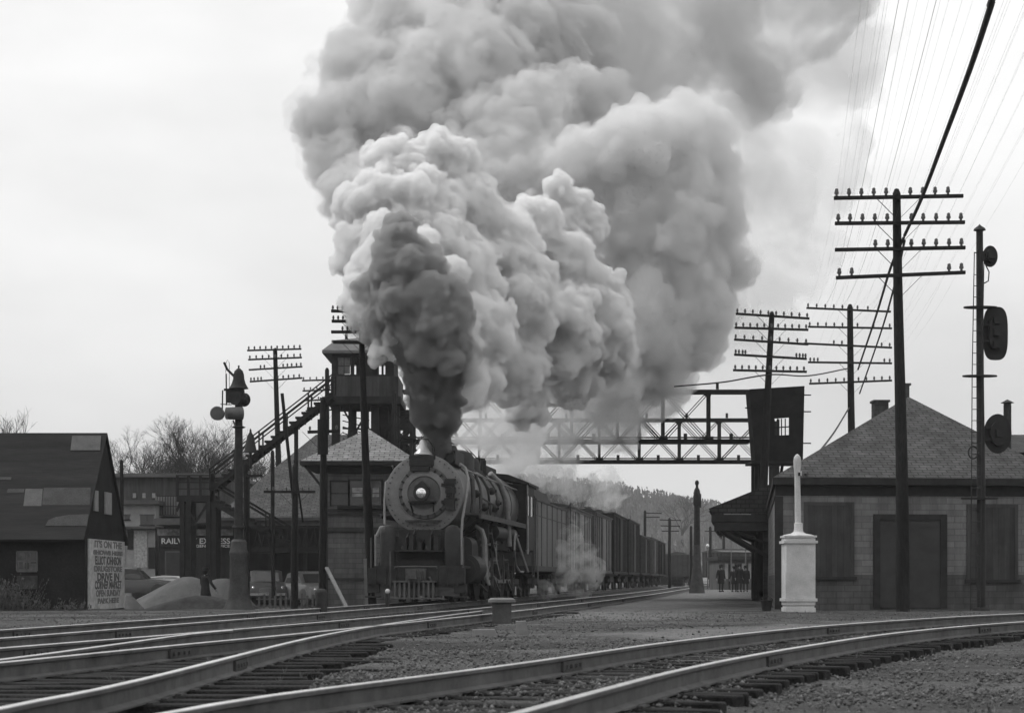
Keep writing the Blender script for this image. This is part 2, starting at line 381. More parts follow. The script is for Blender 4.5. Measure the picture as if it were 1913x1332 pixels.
# ballast and cinders
def stones(name, n, region, size, m, seed):
    rg = np.random.default_rng(seed)
    base = np.array([(1, 0, 0), (-1, 0, 0), (0, 1, 0), (0, -1, 0), (0, 0, 1), (0, 0, -1)], float)
    fc = np.array([(0, 2, 4), (2, 1, 4), (1, 3, 4), (3, 0, 4), (2, 0, 5), (1, 2, 5), (3, 1, 5), (0, 3, 5)])
    P = region(rg, n); n = len(P); s = size[0] * (size[1] / size[0]) ** (rg.random(n) ** 2); P[:, 2] += .022
    V = base[None] * s[:, None, None] * rg.uniform(.5, 1.2, (n, 6, 1)) * np.array([1, 1, .7]); V += rg.uniform(-.25, .25, V.shape) * s[:, None, None]
    a = rg.uniform(0, 6.28, n); c, sn = np.cos(a)[:, None], np.sin(a)[:, None]
    x = V[:, :, 0] * c - V[:, :, 1] * sn; y = V[:, :, 0] * sn + V[:, :, 1] * c; V[:, :, 0], V[:, :, 1] = x, y
    V[:, :, 0] += P[:, 0:1]; V[:, :, 1] += P[:, 1:2]; V[:, :, 2] += s[:, None] * .25 + P[:, 2:3]
    F = (fc[None] + (np.arange(n) * 6)[:, None, None]).reshape(-1, 3)
    me = bpy.data.meshes.new(name); me.vertices.add(n * 6); me.vertices.foreach_set('co', V.reshape(-1)); me.loops.add(len(F) * 3); me.polygons.add(len(F))
    me.loops.foreach_set('vertex_index', F.reshape(-1)); me.polygons.foreach_set('loop_start', np.arange(len(F)) * 3); me.polygons.foreach_set('loop_total', np.full(len(F), 3)); me.update(calc_edges=True)
    me.materials.append(m); o = bpy.data.objects.new(name, me); col.objects.link(o); return tag(o, kind='stuff')
def near_region(rg, n):
    y = 7 * (48 / 7) ** rg.random(n); x = rg.uniform(-.33, .33, n) * y; z = np.zeros(n)
    den = np.array([.5 + .9 * noise.noise(Vector((a * .35, b * .5, 0))) for a, b in zip(x, y)])
    dx_, dy_ = .596, .803; pe = np.abs((x - 1.5) * dy_ - (y - 27.5) * dx_); al = (x - 1.5) * dx_ + (y - 27.5) * dy_; path = (pe < 1.7) & (al > -.5) & (al < 20)
    k = rg.random(n) < np.where(path, .12, 1) * np.where((x < -1.7) & (y < 26), .3, 1) * np.clip(den, .12, 1); z = np.array([-sunk(a, b) for a, b in zip(x, y)]); return np.stack([x, y, z], 1)[k]
STONE = mat('ballast_stone', .105, .9, .7, 9, fine=.4, bscale=20)
o = stones('ballast_gravel', 150000, near_region, (.005, .036), STONE, 5)
tag(o, 'loose grey ballast stones scattered between and beside the rails')

# ---------------------------------------------------------------- hills and the wood on them
HM = mat('hill_slope', .14, .95, .35, .02, fine=.4, bscale=.15)
WM = mat('bare_twigs_far', .15, .95, .4, .05)
def hill(name, prof, Z0, Z1, wood, seed, hgt=8, n=4200):
    """prof: photo pixels of the crest line at distance Z1; the slope rises from the plain at Z0"""
    rg = np.random.default_rng(seed); X = [GX(p[0], Z1) for p in prof]; H = [GZ(p[1], Z1) for p in prof]; nx = 60; ny = 12; V = []
    gx = np.linspace(X[0], X[-1], nx); gh = np.interp(gx, X, H)
    for j in range(ny):
        t = j / (ny - 1)
        for i in range(nx):
            V.append((gx[i], Z0 + (Z1 - Z0) * t, -1 + (gh[i] - hgt * .8 + 1) * (t * t * (3 - 2 * t)) + 3 * noise.noise(Vector((gx[i] * .01, t * 3, seed)))))
    for i in range(nx): V.append((gx[i], Z1 + 160, -1))
    b = MB(); b.add(V, [(j * nx + i, j * nx + i + 1, (j + 1) * nx + i + 1, (j + 1) * nx + i) for j in range(ny) for i in range(nx - 1)], True)
    tag(b.build(name, HM), kind='structure')
    w = MB()
    for _ in range(n):
        x = rg.uniform(gx[0], gx[-1]); t = rg.random() ** .6; y = Z0 + (Z1 - Z0) * t; z = -1 + (np.interp(x, gx, gh) - hgt * .8 + 1) * (t * t * (3 - 2 * t))
        h = hgt * rg.uniform(.5, 1.0)
        for k in range(13):
            a = rg.uniform(0, 6.28); r = h * rg.uniform(.05, .34); zz = z + h * rg.uniform(.35, .98); s = h * rg.uniform(.025, .075)
            w.add([(x + r * math.cos(a), y + r * math.sin(a), zz - s), (x + r * math.cos(a) + s * .8, y + r * math.sin(a) + s * .3, zz), (x + r * math.cos(a) - s * .3, y + r * math.sin(a) + s * .5, zz + s * 1.2), (x + r * math.cos(a) - s * .7, y + r * math.sin(a) - s * .6, zz + s * .1)], [(0, 1, 2), (0, 2, 3)])
        w.beam((x, y, z - 1), (x, y, z + h), .25)
    return tag(w.build(wood, WM), kind='stuff')
tag(hill('hill', [(640, 930), (800, 905), (900, 893), (1000, 897), (1060, 903), (1130, 908), (1190, 922), (1250, 934), (1320, 948), (1400, 966), (1500, 985), (1700, 1000)], 330, 620, 'far_off_wood', 3), 'bare wood covering the long hill behind the freight train')
tag(hill('hill', [(-300, 985), (0, 985), (200, 980), (500, 985), (800, 975)], 260, 420, 'far_off_wood', 4, 7, 900), 'low bare wood on rising ground behind the left buildings')
# ---------------------------------------------------------------- buildings
def wallbox(b, x0, x1, y0, y1, z0, z1): return b.b2((x0, y0, z0), (x1, y1, z1))
SH = mat('shingle_roof', .075, .9, .25, .8, kind='shingle')
SHD = mat('dark_shingle_roof', .045, .9, .4, .8, kind='shingle')
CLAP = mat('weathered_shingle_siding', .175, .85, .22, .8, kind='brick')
CLAPD = mat('dark_siding_paint', .085, .85, .25, .8, kind='brick')
TRIM = mat('dark_trim_paint', .03, .7, .3, 3)
VB = mat('vertical_board_paint', .055, .75, .22, 2, kind='vboard')
DOORM = mat('door_paint', .05, .65, .2, 2)
WHT = mat('white_paint', .44, .7, .3, 2.2, fine=.2, bscale=9)
DARKW = mat('black_tarpaper', .018, .9, .35, 1.5, fine=.2, bscale=14, bump=.4)
GLASS = mat('window_glass_dark', .03, .12, .3, 3, spec=.6)
CREAM = mat('pale_wall', .3, .85, .2, 2, fine=.15)
IRON = mat('black_iron', .028, .65, .4, 6)
WOOD = mat('weathered_pole_wood', .03, .9, .45, 3, (1, 1, .2), .5, 30, fine=.3)

# --- station on the right
st = thing('station_building', 'shingle-sided station with hipped roof and boarded windows on the right', 'station', (7.55, 52, 0))
SX, SY, SL = 7.55, 52.0, 28.0                      # near left corner; length to the back
fw = Vector((1, .10, 0)).normalized(); lw = Vector((.13, 1, 0)); WD = 8.3
def sp(u, v, z): return Vector((SX, SY, z)) + fw * u + lw * v
b = MB(); EH = 3.62
b.add([sp(0, 0, -.1), sp(WD, 0, -.1), sp(WD, SL, -.1), sp(0, SL, -.1), sp(0, 0, EH), sp(WD, 0, EH), sp(WD, SL, EH), sp(0, SL, EH)], [(0, 1, 5, 4), (1, 2, 6, 5), (2, 3, 7, 6), (3, 0, 4, 7), (4, 5, 6, 7)])
uv_flat(b.build('wall', CLAP, st))
b = MB(); f = .02
b.add([sp(-f, -f, .0), sp(WD + f, -f, .0), sp(WD + f, SL, 0), sp(-f, SL, 0), sp(-f, -f, 1.02), sp(WD + f, -f, 1.02), sp(WD + f, SL, 1.02), sp(-f, SL, 1.02)], [(0, 1, 5, 4), (3, 0, 4, 7)])
uv_flat(b.build('wainscot', CLAPD, st))
b = MB(); oh = .1
ap = Vector((GX(1697, 57.5), 57.5, GZ(741, 57.5))); bk = ap + lw * 18
e = [sp(-oh, -.35, EH + .16), sp(WD + .35, -.35, EH + .16), sp(WD + .35, SL + .3, EH + .16), sp(-oh, SL + .3, EH + .16)]
b.add(e + [ap, bk], [(0, 1, 4), (1, 2, 5, 4), (2, 3, 5), (3, 0, 4, 5)])
rf = uv_flat(b.build('roof', SH, st))
b = MB()
b.prism([sp(-oh, -.35, EH - .04), sp(WD + .35, -.35, EH - .04), sp(WD + .35, SL + .3, EH - .04), sp(-oh, SL + .3, EH - .04)], (0, 0, .19))
b.prism([sp(-.03, -.03, EH - .34), sp(WD + .03, -.03, EH - .34), sp(WD + .03, SL, EH - .34), sp(-.03, SL, EH - .34)], (0, 0, .298))
b.build('cornice', TRIM, st)
b = MB(); b.prism([sp(-.045, -.045, -.1), sp(.2, -.045, -.1), sp(.2, .1, -.1), sp(-.045, .1, -.1)], (0, 0, EH - .26)); b.build('corner_board', TRIM, st)
def on_face(px, py): # photo pixel onto the front wall
    # intersect the sight line with the front wall plane
    d = Vector(((px - CX) / FPX, 1, -(py - HZ) / FPX)); n = Vector((fw.y, -fw.x, 0)); t = (Vector((SX, SY, 0)) - Vector((0, 0, CH))).dot(n) / d.dot(n); return Vector((0, 0, CH)) + d * t
def face_rect(x0, y0, x1, y1, off=0):
    a = on_face(x0, y0); c = on_face(x1, y1); n = Vector((fw.y, -fw.x, 0)) * off
    return (a - Vector((SX, SY, 0))).dot(fw), (c - Vector((SX, SY, 0))).dot(fw), c.z, a.z
def face_box(b, u0, u1, z0, z1, t0, t1):
    P = [sp(u, 0, z) + Vector((fw.y, -fw.x, 0)) * t for u in (u0, u1) for t in (t0, t1) for z in (z0, z1)]
    b.add(P, [(0, 1, 3, 2), (4, 6, 7, 5), (0, 4, 5, 1), (2, 3, 7, 6), (0, 2, 6, 4), (1, 5, 7, 3)])
for k, (x0, y0, x1, y1) in enumerate([(1508, 944, 1589, 1077), (1812, 948, 1895, 1082)]):
    u0, u1, z0, z1 = face_rect(x0, y0, x1, y1)
    b = MB(); face_box(b, u0, u1, z0, z1, -.05, .03); w = uv_flat(b.build('boarded_window', VB, st))
    b = MB(); face_box(b, u0 - .1, u0 - .002, z0, z1 + .1, -.05, .045); face_box(b, u1 + .002, u1 + .1, z0, z1 + .1, -.05, .045); face_box(b, u0, u1, z1 + .002, z1 + .1, -.05, .044); o = b.build('frame', CLAPD, w, world=True)
    b = MB(); face_box(b, u0 - .16, u1 + .16, z0 - .09, z0 - .002, -.05, .1); b.build('sill', TRIM, w)
u0, u1, z0, z1 = face_rect(1644, 972, 1756, 1136)
b = MB(); face_box(b, u0, u1, z0 + .04, z1, -.05, .02)
for q in (u0 + (u1 - u0) / 2,): face_box(b, q - .02, q + .02, z0 + .04, z1 - .01, .02, .035)
for a_, c_ in ((u0 + .12, u0 + .8), (u0 + .94, u1 - .12)):
    for h0, h1 in ((z0 + .15, z0 + .17), (z0 + 1.0, z0 + 1.02), (z1 - .2, z1 - .18)): face_box(b, a_, c_, h0, h1, .02, .03)
dr = b.build('door', DOORM, st)
b = MB(); face_box(b, u0 - .2, u0 - .004, z0, z1 + .18, -.05, .05); face_box(b, u1 + .004, u1 + .2, z0, z1 + .18, -.05, .05); face_box(b, u0, u1, z1 + .004, z1 + .18, -.05, .048); b.build('frame', TRIM, dr)
b = MB(); face_box(b, u0, u1, z0 - .06, z0 + .036, -.05, .12); b.build('sill', TRIM, dr)
b = MB(); b.ball(sp(u0 + .8, 0, z0 + 1.0) + Vector((0, -.1, 0)), .035, 6); b.build('handle', IRON, dr)
BRK = mat('chimney_brick', .06, .9, .3, 3, kind='brick')
for (px0, px1, py0, py1, Z) in ((1634, 1660, 747, 800, 66), (1683, 1699, 716, 770, 62)):
    b = MB(); b.b2((GX(px0, Z), Z, GZ(py1, Z)), (GX(px1, Z), Z + .6, GZ(py0 + 4, Z))); b.b2((GX(px0, Z) - .05, Z - .05, GZ(py0 + 4, Z) + .001), (GX(px1, Z) + .05, Z + .65, GZ(py0, Z))); uv_flat(b.build('chimney', BRK, rf))
# platform canopy on the track side, held on brackets
Zc = 73; cx0 = GX(1324, Zc)
b = MB(); ca = []
ze, zr = GZ(950, Zc), GZ(893, Zc)
p0 = Vector((cx0, Zc, ze)); pr = Vector((GX(1466, Zc), Zc, zr))
q0 = p0 + lw * 9; qr = pr + lw * 9
b.add([p0, pr, qr, q0], [(0, 1, 2, 3)]); b.add([p0 - Vector((0, .02, .1)), pr - Vector((0, .02, .1)), qr - Vector((0, 0, .1)), q0 - Vector((0, 0, .1))], [(0, 1, 2, 3)])
b.add([p0, pr, Vector((pr.x, pr.y, GZ(960, Zc))), Vector((p0.x + .18, p0.y, GZ(960, Zc)))], [(0, 1, 2, 3)])
cn = uv_flat(b.build('canopy_roof', SHD, st))
b = MB()
xa = p0.x + .1; xb = GX(1460, Zc)
def skew_box(b, x0, x1, y0, d, z0, z1): b.prism([(x0, y0, z0), (x1, y0, z0), (x1, y0, z1), (x0, y0, z1)], lw * d)
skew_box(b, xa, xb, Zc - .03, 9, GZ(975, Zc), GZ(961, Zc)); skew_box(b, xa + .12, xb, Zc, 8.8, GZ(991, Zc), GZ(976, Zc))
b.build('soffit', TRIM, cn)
for k in range(3):
    b = MB(); y = Zc + .2 + k * 4; sx_ = k * 4 * .13; xw = GX(1436, Zc) + .3 + sx_; xa_ = xa + sx_; b.beam((xa_ + .35, y, GZ(986, Zc)), (xw, y, GZ(1048, Zc)), .14); b.beam((xa_ + .7, y, GZ(986, Zc)), (xw - .05, y, GZ(1020, Zc)), .09)
    b.tube([(xa_ + .3, y, GZ(990, Zc)), (xa_ + .3, y, GZ(1002, Zc)), (xa_ + .38, y, GZ(990, Zc))], .05, 6); b.build('bracket', TRIM, cn)
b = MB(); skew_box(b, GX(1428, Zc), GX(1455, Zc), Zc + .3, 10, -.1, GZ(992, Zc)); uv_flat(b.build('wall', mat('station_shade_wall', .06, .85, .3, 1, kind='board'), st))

# --- a building beyond the station, seen at the right edge
t = thing('depot_shed', 'low grey shed roof with stove pipe behind the station at the right edge', 'shed', (GX(1950, 90), 92, 0))
b = MB(); x0, x1 = GX(1880, 90), GX(2120, 90); b.b2((x0 + .4, 90, 0), (x1, 98, GZ(850, 90))); b.build('wall', CREAM, t)
b = MB(); b.prism([(x0, 89.6, GZ(846, 90)), (x0, 98.4, GZ(846, 90)), (x0, 94, GZ(800, 90))], (x1 - x0, 0, 0)); uv_flat(b.build('roof', SH, t))
b = MB(); p = W(1882, 830, 80); b.cyl((p.x, 80, 3.4), (p.x, 80, GZ(757, 80)), .17, n=10); b.lathe([(.17, 0), (.17, .08), (.3, .1), (.02, .25)], (p.x, 80, GZ(757, 80)), n=12)
sm = thing('stove_pipe', 'thin capped metal smoke pipe above the right slope of the station roof', 'smoke pipe', (p.x, 80, 3.4)); b.build('pipe', IRON, sm)

# --- tarpaper shed on the left
sh = thing('tarpaper_shed', 'black patched tarpaper shed with steep roof at the left edge', 'shed', (-16, 54.5, 0))
xr = -12.2; Y0, Y1, YM = 52.0, 57.2, 54.6; ez = GZ(985, Y0); rz_ = GZ(813, YM); xl = -22.0
b = MB(); b.prism([(xr, Y0, -.5), (xr, Y1, -.6), (xr, Y1, ez), (xr, YM, rz_ - .15), (xr, Y0, ez)], (xl - xr, 0, 0)); b.build('wall', DARKW, sh)
b = MB(); ov = .06
for (ya, za, sgn) in ((Y0 - .35, ez - .42, 1), (Y1 + .35, ez - .42, -1)):
    b.prism([(xr + ov, ya, za), (xr + ov, YM, rz_), (xr + ov, YM, rz_ + .07), (xr + ov, ya - .05 * sgn, za + .07)], (xl - xr - ov, 0, 0))
rr = b.build('roof', mat('tarpaper_roof', .019, .85, .4, 1.0, (.3, 1, 3), .3, 9, fine=.15), sh)
PATCH = mat('faded_roofing', .09, .85, .25, 2, fine=.15); PATCH2 = mat('grey_roofing', .05, .85, .3, 2, fine=.2)
def roof_patch(px0, py0, px1, py1, m, skew=6, lift=.012, arc=False):
    """a piece of roofing felt nailed on the front slope: corners on photo pixels intersected with the slope"""
    a0 = Vector((0, Y0 - .35, ez - .35)); n = Vector((0, -(rz_ - (ez - .42)), (YM - Y0 + .35))).normalized(); b = MB()
    def hit(px, py):
        d = Vector(((px - CX) / FPX, 1, -(py - HZ) / FPX)); o = Vector((0, 0, CH)); t_ = (a0 - o).dot(n) / d.dot(n); return o + d * t_ + n * lift
    P = [hit(px0 - skew, py1), hit(px1 - skew * .6, py1), hit(px1, py0), hit(px0, py0)]
    if arc: P = [hit(px0, py1), hit(px1, py1), hit(px1 + 3, py0), hit(px0 + 45, py0 + 1), hit(px0 + 18, py0 + 6), hit(px0 + 6, py0 + 11)]
    b.prism(P, n * .015); b.build('roof_patch', m, rr)
roof_patch(135, 815, 189, 842, PATCH, 3); roof_patch(48, 914, 80, 946, PATCH, 4); roof_patch(82, 912, 170, 944, PATCH2, 3); roof_patch(15, 914, 46, 921, PATCH2, 2)
roof_patch(85, 962, 163, 984, PATCH2, 3, .03, True); roof_patch(-5, 892, 22, 897, PATCH2, 2); roof_patch(-8, 962, 84, 983, mat('dark_felt', .032, .85, .3, 2), 2)
def gable(px, py, Zg=None):   # on the gable wall x = xr
    d = Vector(((px - CX) / FPX, 1, -(py - HZ) / FPX)); t_ = xr / d.x; return Vector((xr, t_, CH + d.z * t_))
for (x0, y0, x1, y1) in ((174.5, 917, 181, 957), (194.5, 921, 206, 963)):
    a = gable(x0, y1); c = gable(x1, y0); b = MB(); b.b2((xr + .005, a.y, a.z + .05), (xr + .05, c.y, c.z)); w_ = b.build('window', mat('whitewashed_glass', .25, .5, .2, 5), sh)
# painted board with the lettered bills
pa = gable(163.5, 1142); pb = gable(217.5, 1006); 
brd = MB(); brd.b2((xr + .004, pa.y, .0), (xr + .055, Y1 - .15, GZ(1004, Y0) - .02)); brd_o = brd.build('lettered_panel', WHT, sh)
INK = mat('sign_black_ink', .09, .7, .6, 9); INK2 = mat('sign_grey_ink', .16, .7, .2, 5)
def text(s_, loc, size, m, parent, rot=(90, 0, 0), width=None, name='lettering', extr=.004, bold=.0):
    c = bpy.data.curves.new(name, 'FONT'); c.body = s_; c.size = size; c.extrude = extr; c.align_x = 'CENTER'; c.align_y = 'CENTER'; c.offset = bold
    o = bpy.data.objects.new(name, c); col.objects.link(o); dg = bpy.context.evaluated_depsgraph_get(); dg.update()
    me = bpy.data.meshes.new_from_object(o.evaluated_get(dg)); bpy.data.objects.remove(o)
    if width:
        w_ = max(v.co.x for v in me.vertices) - min(v.co.x for v in me.vertices)
        for v in me.vertices: v.co.x *= width / w_
    me.transform(Matrix.Rotation(R(rot[2]), 4, 'Z') @ Matrix.Rotation(R(rot[0]), 4, 'X')); me.materials.clear(); me.materials.append(m)
    o = bpy.data.objects.new(name, me); col.objects.link(o); pl = Vector((0, 0, 0)); q = parent
    while q is not None: pl += Vector(q.location); q = q.parent
    o.location = Vector(loc) - pl; o.parent = parent; return o
ty = (pa.y + Y1 - .15) / 2; tw = (Y1 - .15 - pa.y)
for (s_, row, h, wf, m_) in (('IT\'S ON THE', 1018, .21, .78, INK2), ('SHOWS HERE', 1033, .13, .84, INK2), ('ELLIOT JOHNSON', 1048, .26, .74, INK), ('DRUGSTORE', 1063, .17, .80, INK2),
                             ('DRIVE IN', 1078, .24, .62, INK), ('CORNER MARKET', 1093, .25, .76, INK), ('OPEN SUNDAY', 1108, .2, .7, INK2), ('PARK HERE', 1122, .16, .6, INK2)):
    text(s_, (xr + .057, ty + .1, GZ(row, ty)), h * 1.3, m_, brd_o, (90, 0, 90), tw * wf, extr=.003, bold=.012)
# window with broken panes on the shed's long wall
Zs = Y0; b = MB(); b.b2((GX(32, Zs), Zs - .03, GZ(1066, Zs)), (GX(70, Zs), Zs + .05, GZ(1030, Zs))); w_ = b.build('window', mat('dusty_glass', .09, .5, .5, 6), sh)
b = MB(); 
for x in (32, 51, 70): b.b2((GX(x, Zs) - .02, Zs - .05, GZ(1066, Zs)), (GX(x, Zs) + .02, Zs - .031, GZ(1030, Zs)))
for y in (1030, 1048, 1067): b.b2((GX(32, Zs), Zs - .047, GZ(y, Zs) - .02), (GX(70, Zs), Zs - .033, GZ(y, Zs) + .02))
b.build('frame', mat('grey_frame', .1, .8, .3, 4), w_)
b = MB(); b.b2((GX(36, Zs), Zs - .035, GZ(1062, Zs)), (GX(43, Zs), Zs - .0315, GZ(1050, Zs))); b.b2((GX(47, Zs), Zs - .035, GZ(1062, Zs)), (GX(55, Zs), Zs - .0315, GZ(1051, Zs))); b.b2((GX(58, Zs), Zs - .036, GZ(1052, Zs)), (GX(68, Zs), Zs - .0315, GZ(1031, Zs))); b.build('pane', GLASS, w_, label='broken dark pane')
b = MB(); b.b2((GX(33, Zs), Zs - .03, GZ(1100, Zs)), (GX(70, Zs), Zs + .05, GZ(1075, Zs))); b.build('boarded_window', mat('grey_boards', .07, .8, .4, 3, kind='board'), sh)

# --- wooden commercial block behind the shed
Zb = 104
def bx(b, px0, py0, px1, py1, Z, d): return b.b2((GX(px0, Z), Z, GZ(py1, Z)), (GX(px1, Z), Z + d, GZ(py0, Z)))
bl = thing('wooden_store_block', 'long two-storey clapboard store block behind the black shed', 'building', (GX(310, Zb), Zb + 4, -.4))
b = MB(); bx(b, 130, 892, 432, 1112, Zb, 10); uv_flat(b.build('wall', mat('grey_clapboard', .075, .85, .3, 1, (1, 1, .3), kind='vboard'), bl))
b = MB(); bx(b, 126, 884, 436, 891, Zb - .5, 11); b.build('roof', mat('eave_board', .11, .8, .2, 2), bl)
b = MB(); bx(b, 215, 942, 290, 1112, Zb - 2.5, 2.45); pw = b.build('porch_wall', CREAM, bl)
b = MB(); bx(b, 211, 934, 294, 941.5, Zb - 3, 3); bx(b, 211, 983, 290, 987, Zb - 3.1, 3.1); b.build('porch_roof', mat('porch_roof', .09, .8, .3, 2), bl)
for (x0, y0, x1, y1) in ((262, 962, 287, 980), (232, 962, 242, 970)):
    b = MB(); bx(b, x0, y0, x1, y1, Zb - 2.56, .05); w_ = b.build('window', GLASS, bl); b = MB(); bx(b, x0 - 1.5, y0 - 1.5, x1 + 1.5, y0 - .05, Zb - 2.6, .09); bx(b, x0 - 1.5, y1 + .05, x1 + 1.5, y1 + 2, Zb - 2.6, .09); bx(b, (x0 + x1) / 2 - .4, y0, (x0 + x1) / 2 + .4, y1, Zb - 2.59, .02); b.build('frame', TRIM, w_)
for (x0, y0, x1, y1, m_) in ((238, 990, 249, 1026, TRIM), (251, 991, 275, 1060, mat('faded_posters', .38, .8, .5, 9)), (277, 1022, 290, 1062, TRIM), (218, 990, 234, 1056, mat('faded_posters2', .3, .8, .5, 8))):
    b = MB(); bx(b, x0, y0, x1, y1, Zb - 2.55, .045); b.build('door' if m_ is TRIM else 'poster_panel', m_, bl)
wr = thing('railing_gallery', 'white railed gallery high on the wooden store block', 'gallery', (GX(312, Zb - 1), Zb - 1, 3))
b = MB()
for k in range(8): bx(b, 293 + k * 5, 925, 294.2 + k * 5, 962, Zb - 1.2, .06)
for y in (926, 945, 961): bx(b, 292, y, 332, y + 1.5, Zb - 1.28, .07)
b.build('railing', mat('gallery_rail', .035, .8, .2, 3), wr)
b = MB(); bx(b, 290, 926, 334, 964, Zb - .9, .8); b.build('wall', mat('gallery_wall', .2, .8, .25, 1), wr)
for k in range(3):
    b = MB(); bx(b, 248 + k * 18, 921, 254 + k * 18, 930, Zb - .06, .05); b.build('window', mat('pale_curtain', .3, .8, .3, 3), bl)  # plain pale grey tone for the curtained windows
# express office with its painted sign board
Ze = 98
ex = thing('express_office', 'dark express office under the painted RAILWAY EXPRESS sign board', 'building', (GX(370, Ze), Ze + 3, -.4))
b = MB(); bx(b, 296, 1000, 440, 1112, Ze, 5.8); b.build('wall', mat('office_wall', .05, .8, .3, 1, kind='vboard'), ex)
b = MB(); bx(b, 286, 968, 445, 980, Ze - 1, 7); b.build('roof', mat('office_roof', .1, .85, .3, 1), ex)
b = MB(); bx(b, 294, 988, 440, 1000, Ze + .2, .1); b.build('transom', mat('transom_glass', .22, .5, .7, 3), ex)
b = MB(); bx(b, 297, 1003, 440, 1022, Ze - .1, .095); sb = b.build('sign_board', IRON, ex)
WL = mat('white_lettering', .6, .7, .1, 4)
text('RAILWAY EXPRESS', (GX(366, Ze), Ze - .106, GZ(1011, Ze)), .42, WL, sb, width=GX(430, Ze) - GX(302, Ze), bold=.008)
text('AGENCY OFFICE', (GX(395, Ze), Ze - .106, GZ(1020, Ze)), .2, WL, sb, width=GX(430, Ze) - GX(360, Ze), bold=.004)
b = MB(); bx(b, 311, 1032, 338, 1112, Ze - .05, .045); d_ = b.build('door', DOORM, ex); b = MB(); bx(b, 308, 1029, 310.9, 1112, Ze - .08, .07); bx(b, 338.1, 1029, 341, 1112, Ze - .08, .07); bx(b, 311, 1029, 338, 1031.9, Ze - .08, .07); b.build('frame', mat('office_frame', .09, .8, .2, 2), d_)

# --- freight house with the big pale roof
Zf = 88
fh = thing('freight_house', 'long freight house with a broad grey roof behind the stairway', 'freight house', (GX(520, Zf), Zf + 4, -.4))
b = MB(); ex0, ex1 = GX(395, Zf), GX(700, Zf); ez_ = GZ(970, Zf); 
ra, rb2 = Vector((GX(590, 97), 97, GZ(812, 97))), Vector((GX(760, 97), 97, GZ(812, 97)))
b.add([(ex0, Zf, ez_), (ex1, Zf, ez_), rb2, ra, (ex0, 106, ez_), (ex1, 106, ez_)], [(0, 1, 2, 3), (0, 3, 4), (3, 2, 5, 4)]); uv_flat(b.build('roof', mat('freight_roof', .095, .9, .2, .8, fine=.1, kind='shingle'), fh))
b = MB(); b.b2((ex0 + .2, Zf + .1, ez_ - .3), (ex1, 105.8, ez_ - .05)); b.b2((ex0 + .2, Zf - .1, ez_ - .05), (ex1, Zf + .05, ez_ + .1)); b.build('fascia', mat('fascia_paint', .1, .8, .3, 2), fh)
b = MB(); b.b2((ex0 + 1.2, Zf + 2.4, -.5), (ex1 - .3, 104, ez_ - .31)); b.build('wall', mat('freight_wall', .035, .85, .3, 2, kind='board'), fh)  # wall colour set dark to hold the shade under the eave
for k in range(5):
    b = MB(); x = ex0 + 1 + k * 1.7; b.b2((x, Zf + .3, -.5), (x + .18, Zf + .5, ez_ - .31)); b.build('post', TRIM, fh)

# --- shingled watch house behind the engine (hip roof)
Zh = 64
hh = thing('watch_house', 'shingled watch house with pyramid roof behind the left side of the engine', 'house', (GX(690, Zh), Zh + 2.2, 0))
x0, x1 = GX(604, Zh), GX(772, Zh); eh = GZ(868, Zh)
b = MB(); b.b2((x0, Zh, -.1), (x1, Zh + 4, eh)); uv_flat(b.build('wall', CLAPD if False else mat('watch_house_siding', .135, .85, .2, .8, kind='brick'), hh))
b = MB(); a_ = Vector((GX(688, Zh + 2), Zh + 2, GZ(801, Zh + 2))); o_ = .62
b.add([(x0 - .75, Zh - o_, eh + .1), (x1 + .2, Zh - o_, eh + .1), (x1 + .2, Zh + 4 + o_, eh + .1), (x0 - .75, Zh + 4 + o_, eh + .1), a_], [(0, 1, 4), (1, 2, 4), (2, 3, 4), (3, 0, 4)]); uv_flat(b.build('roof', mat('watch_roof', .26, .9, .15, .8, kind='shingle'), hh))
b = MB(); b.b2((x0 - .75, Zh - o_, eh - .05), (x1 + .2, Zh + 4 + o_, eh + .097)); b.b2((x0 - .12, Zh - .12, eh - .3), (x1 + .03, Zh + 4.1, eh - .052)); b.build('eaves', TRIM, hh)
b = MB(); b.beam((x0 - .05, Zh - .35, eh - .75), (x0 - .6, Zh - .35, eh - .06), .09); b.build('bracket', TRIM, hh)
b = MB(); 
for (p0_, p1_, th) in ((958, 963, .05), (985, 993, .09), (1079, 1083, .05), (950, 955, .04)): b.b2((x0 - th, Zh - th, GZ(p1_, Zh)), (x1 + .01, Zh + .2, GZ(p0_, Zh)))
b.b2((x0 - .03, Zh - .03, -.1), (x0 + .16, Zh + .2, eh - .31)); b.build('trim_bands', mat('watch_trim', .055, .8, .3, 2), hh)
for (p0_, q0_, p1_, q1_, m_, nm) in ((619, 900, 650, 943, mat('shuttered_panel', .11, .8, .2, 3), 'shutter'), (654, 898, 681, 944, GLASS, 'window'), (692, 898, 712, 944, GLASS, 'window')):
    b = MB(); bx(b, p0_, q0_, p1_, q1_, Zh - .04, .05); w_ = b.build(nm, m_, hh)
    b = MB(); bx(b, p0_ - 3, q0_ - 3, p0_ - .1, q1_ + 2, Zh - .07, .08); bx(b, p1_ + .1, q0_ - 3, p1_ + 3, q1_ + 2, Zh - .07, .08); bx(b, p0_, q0_ - 3, p1_, q0_ - .1, Zh - .07, .08); bx(b, p0_, (q0_ + q1_) / 2 - .6, p1_, (q0_ + q1_) / 2 + .6, Zh - .06, .018); b.build('frame', TRIM, w_)
    if nm == 'window': b = MB(); bx(b, p0_ + 4, 911, p1_ - 4, 928, Zh - .052, .01); b.build('pane', mat('curtain_behind_glass', .3, .7, .5, 7), w_)
b = MB(); bx(b, 630, 945, 722, 950, Zh - .25, .3); b.build('shelf', TRIM, hh)
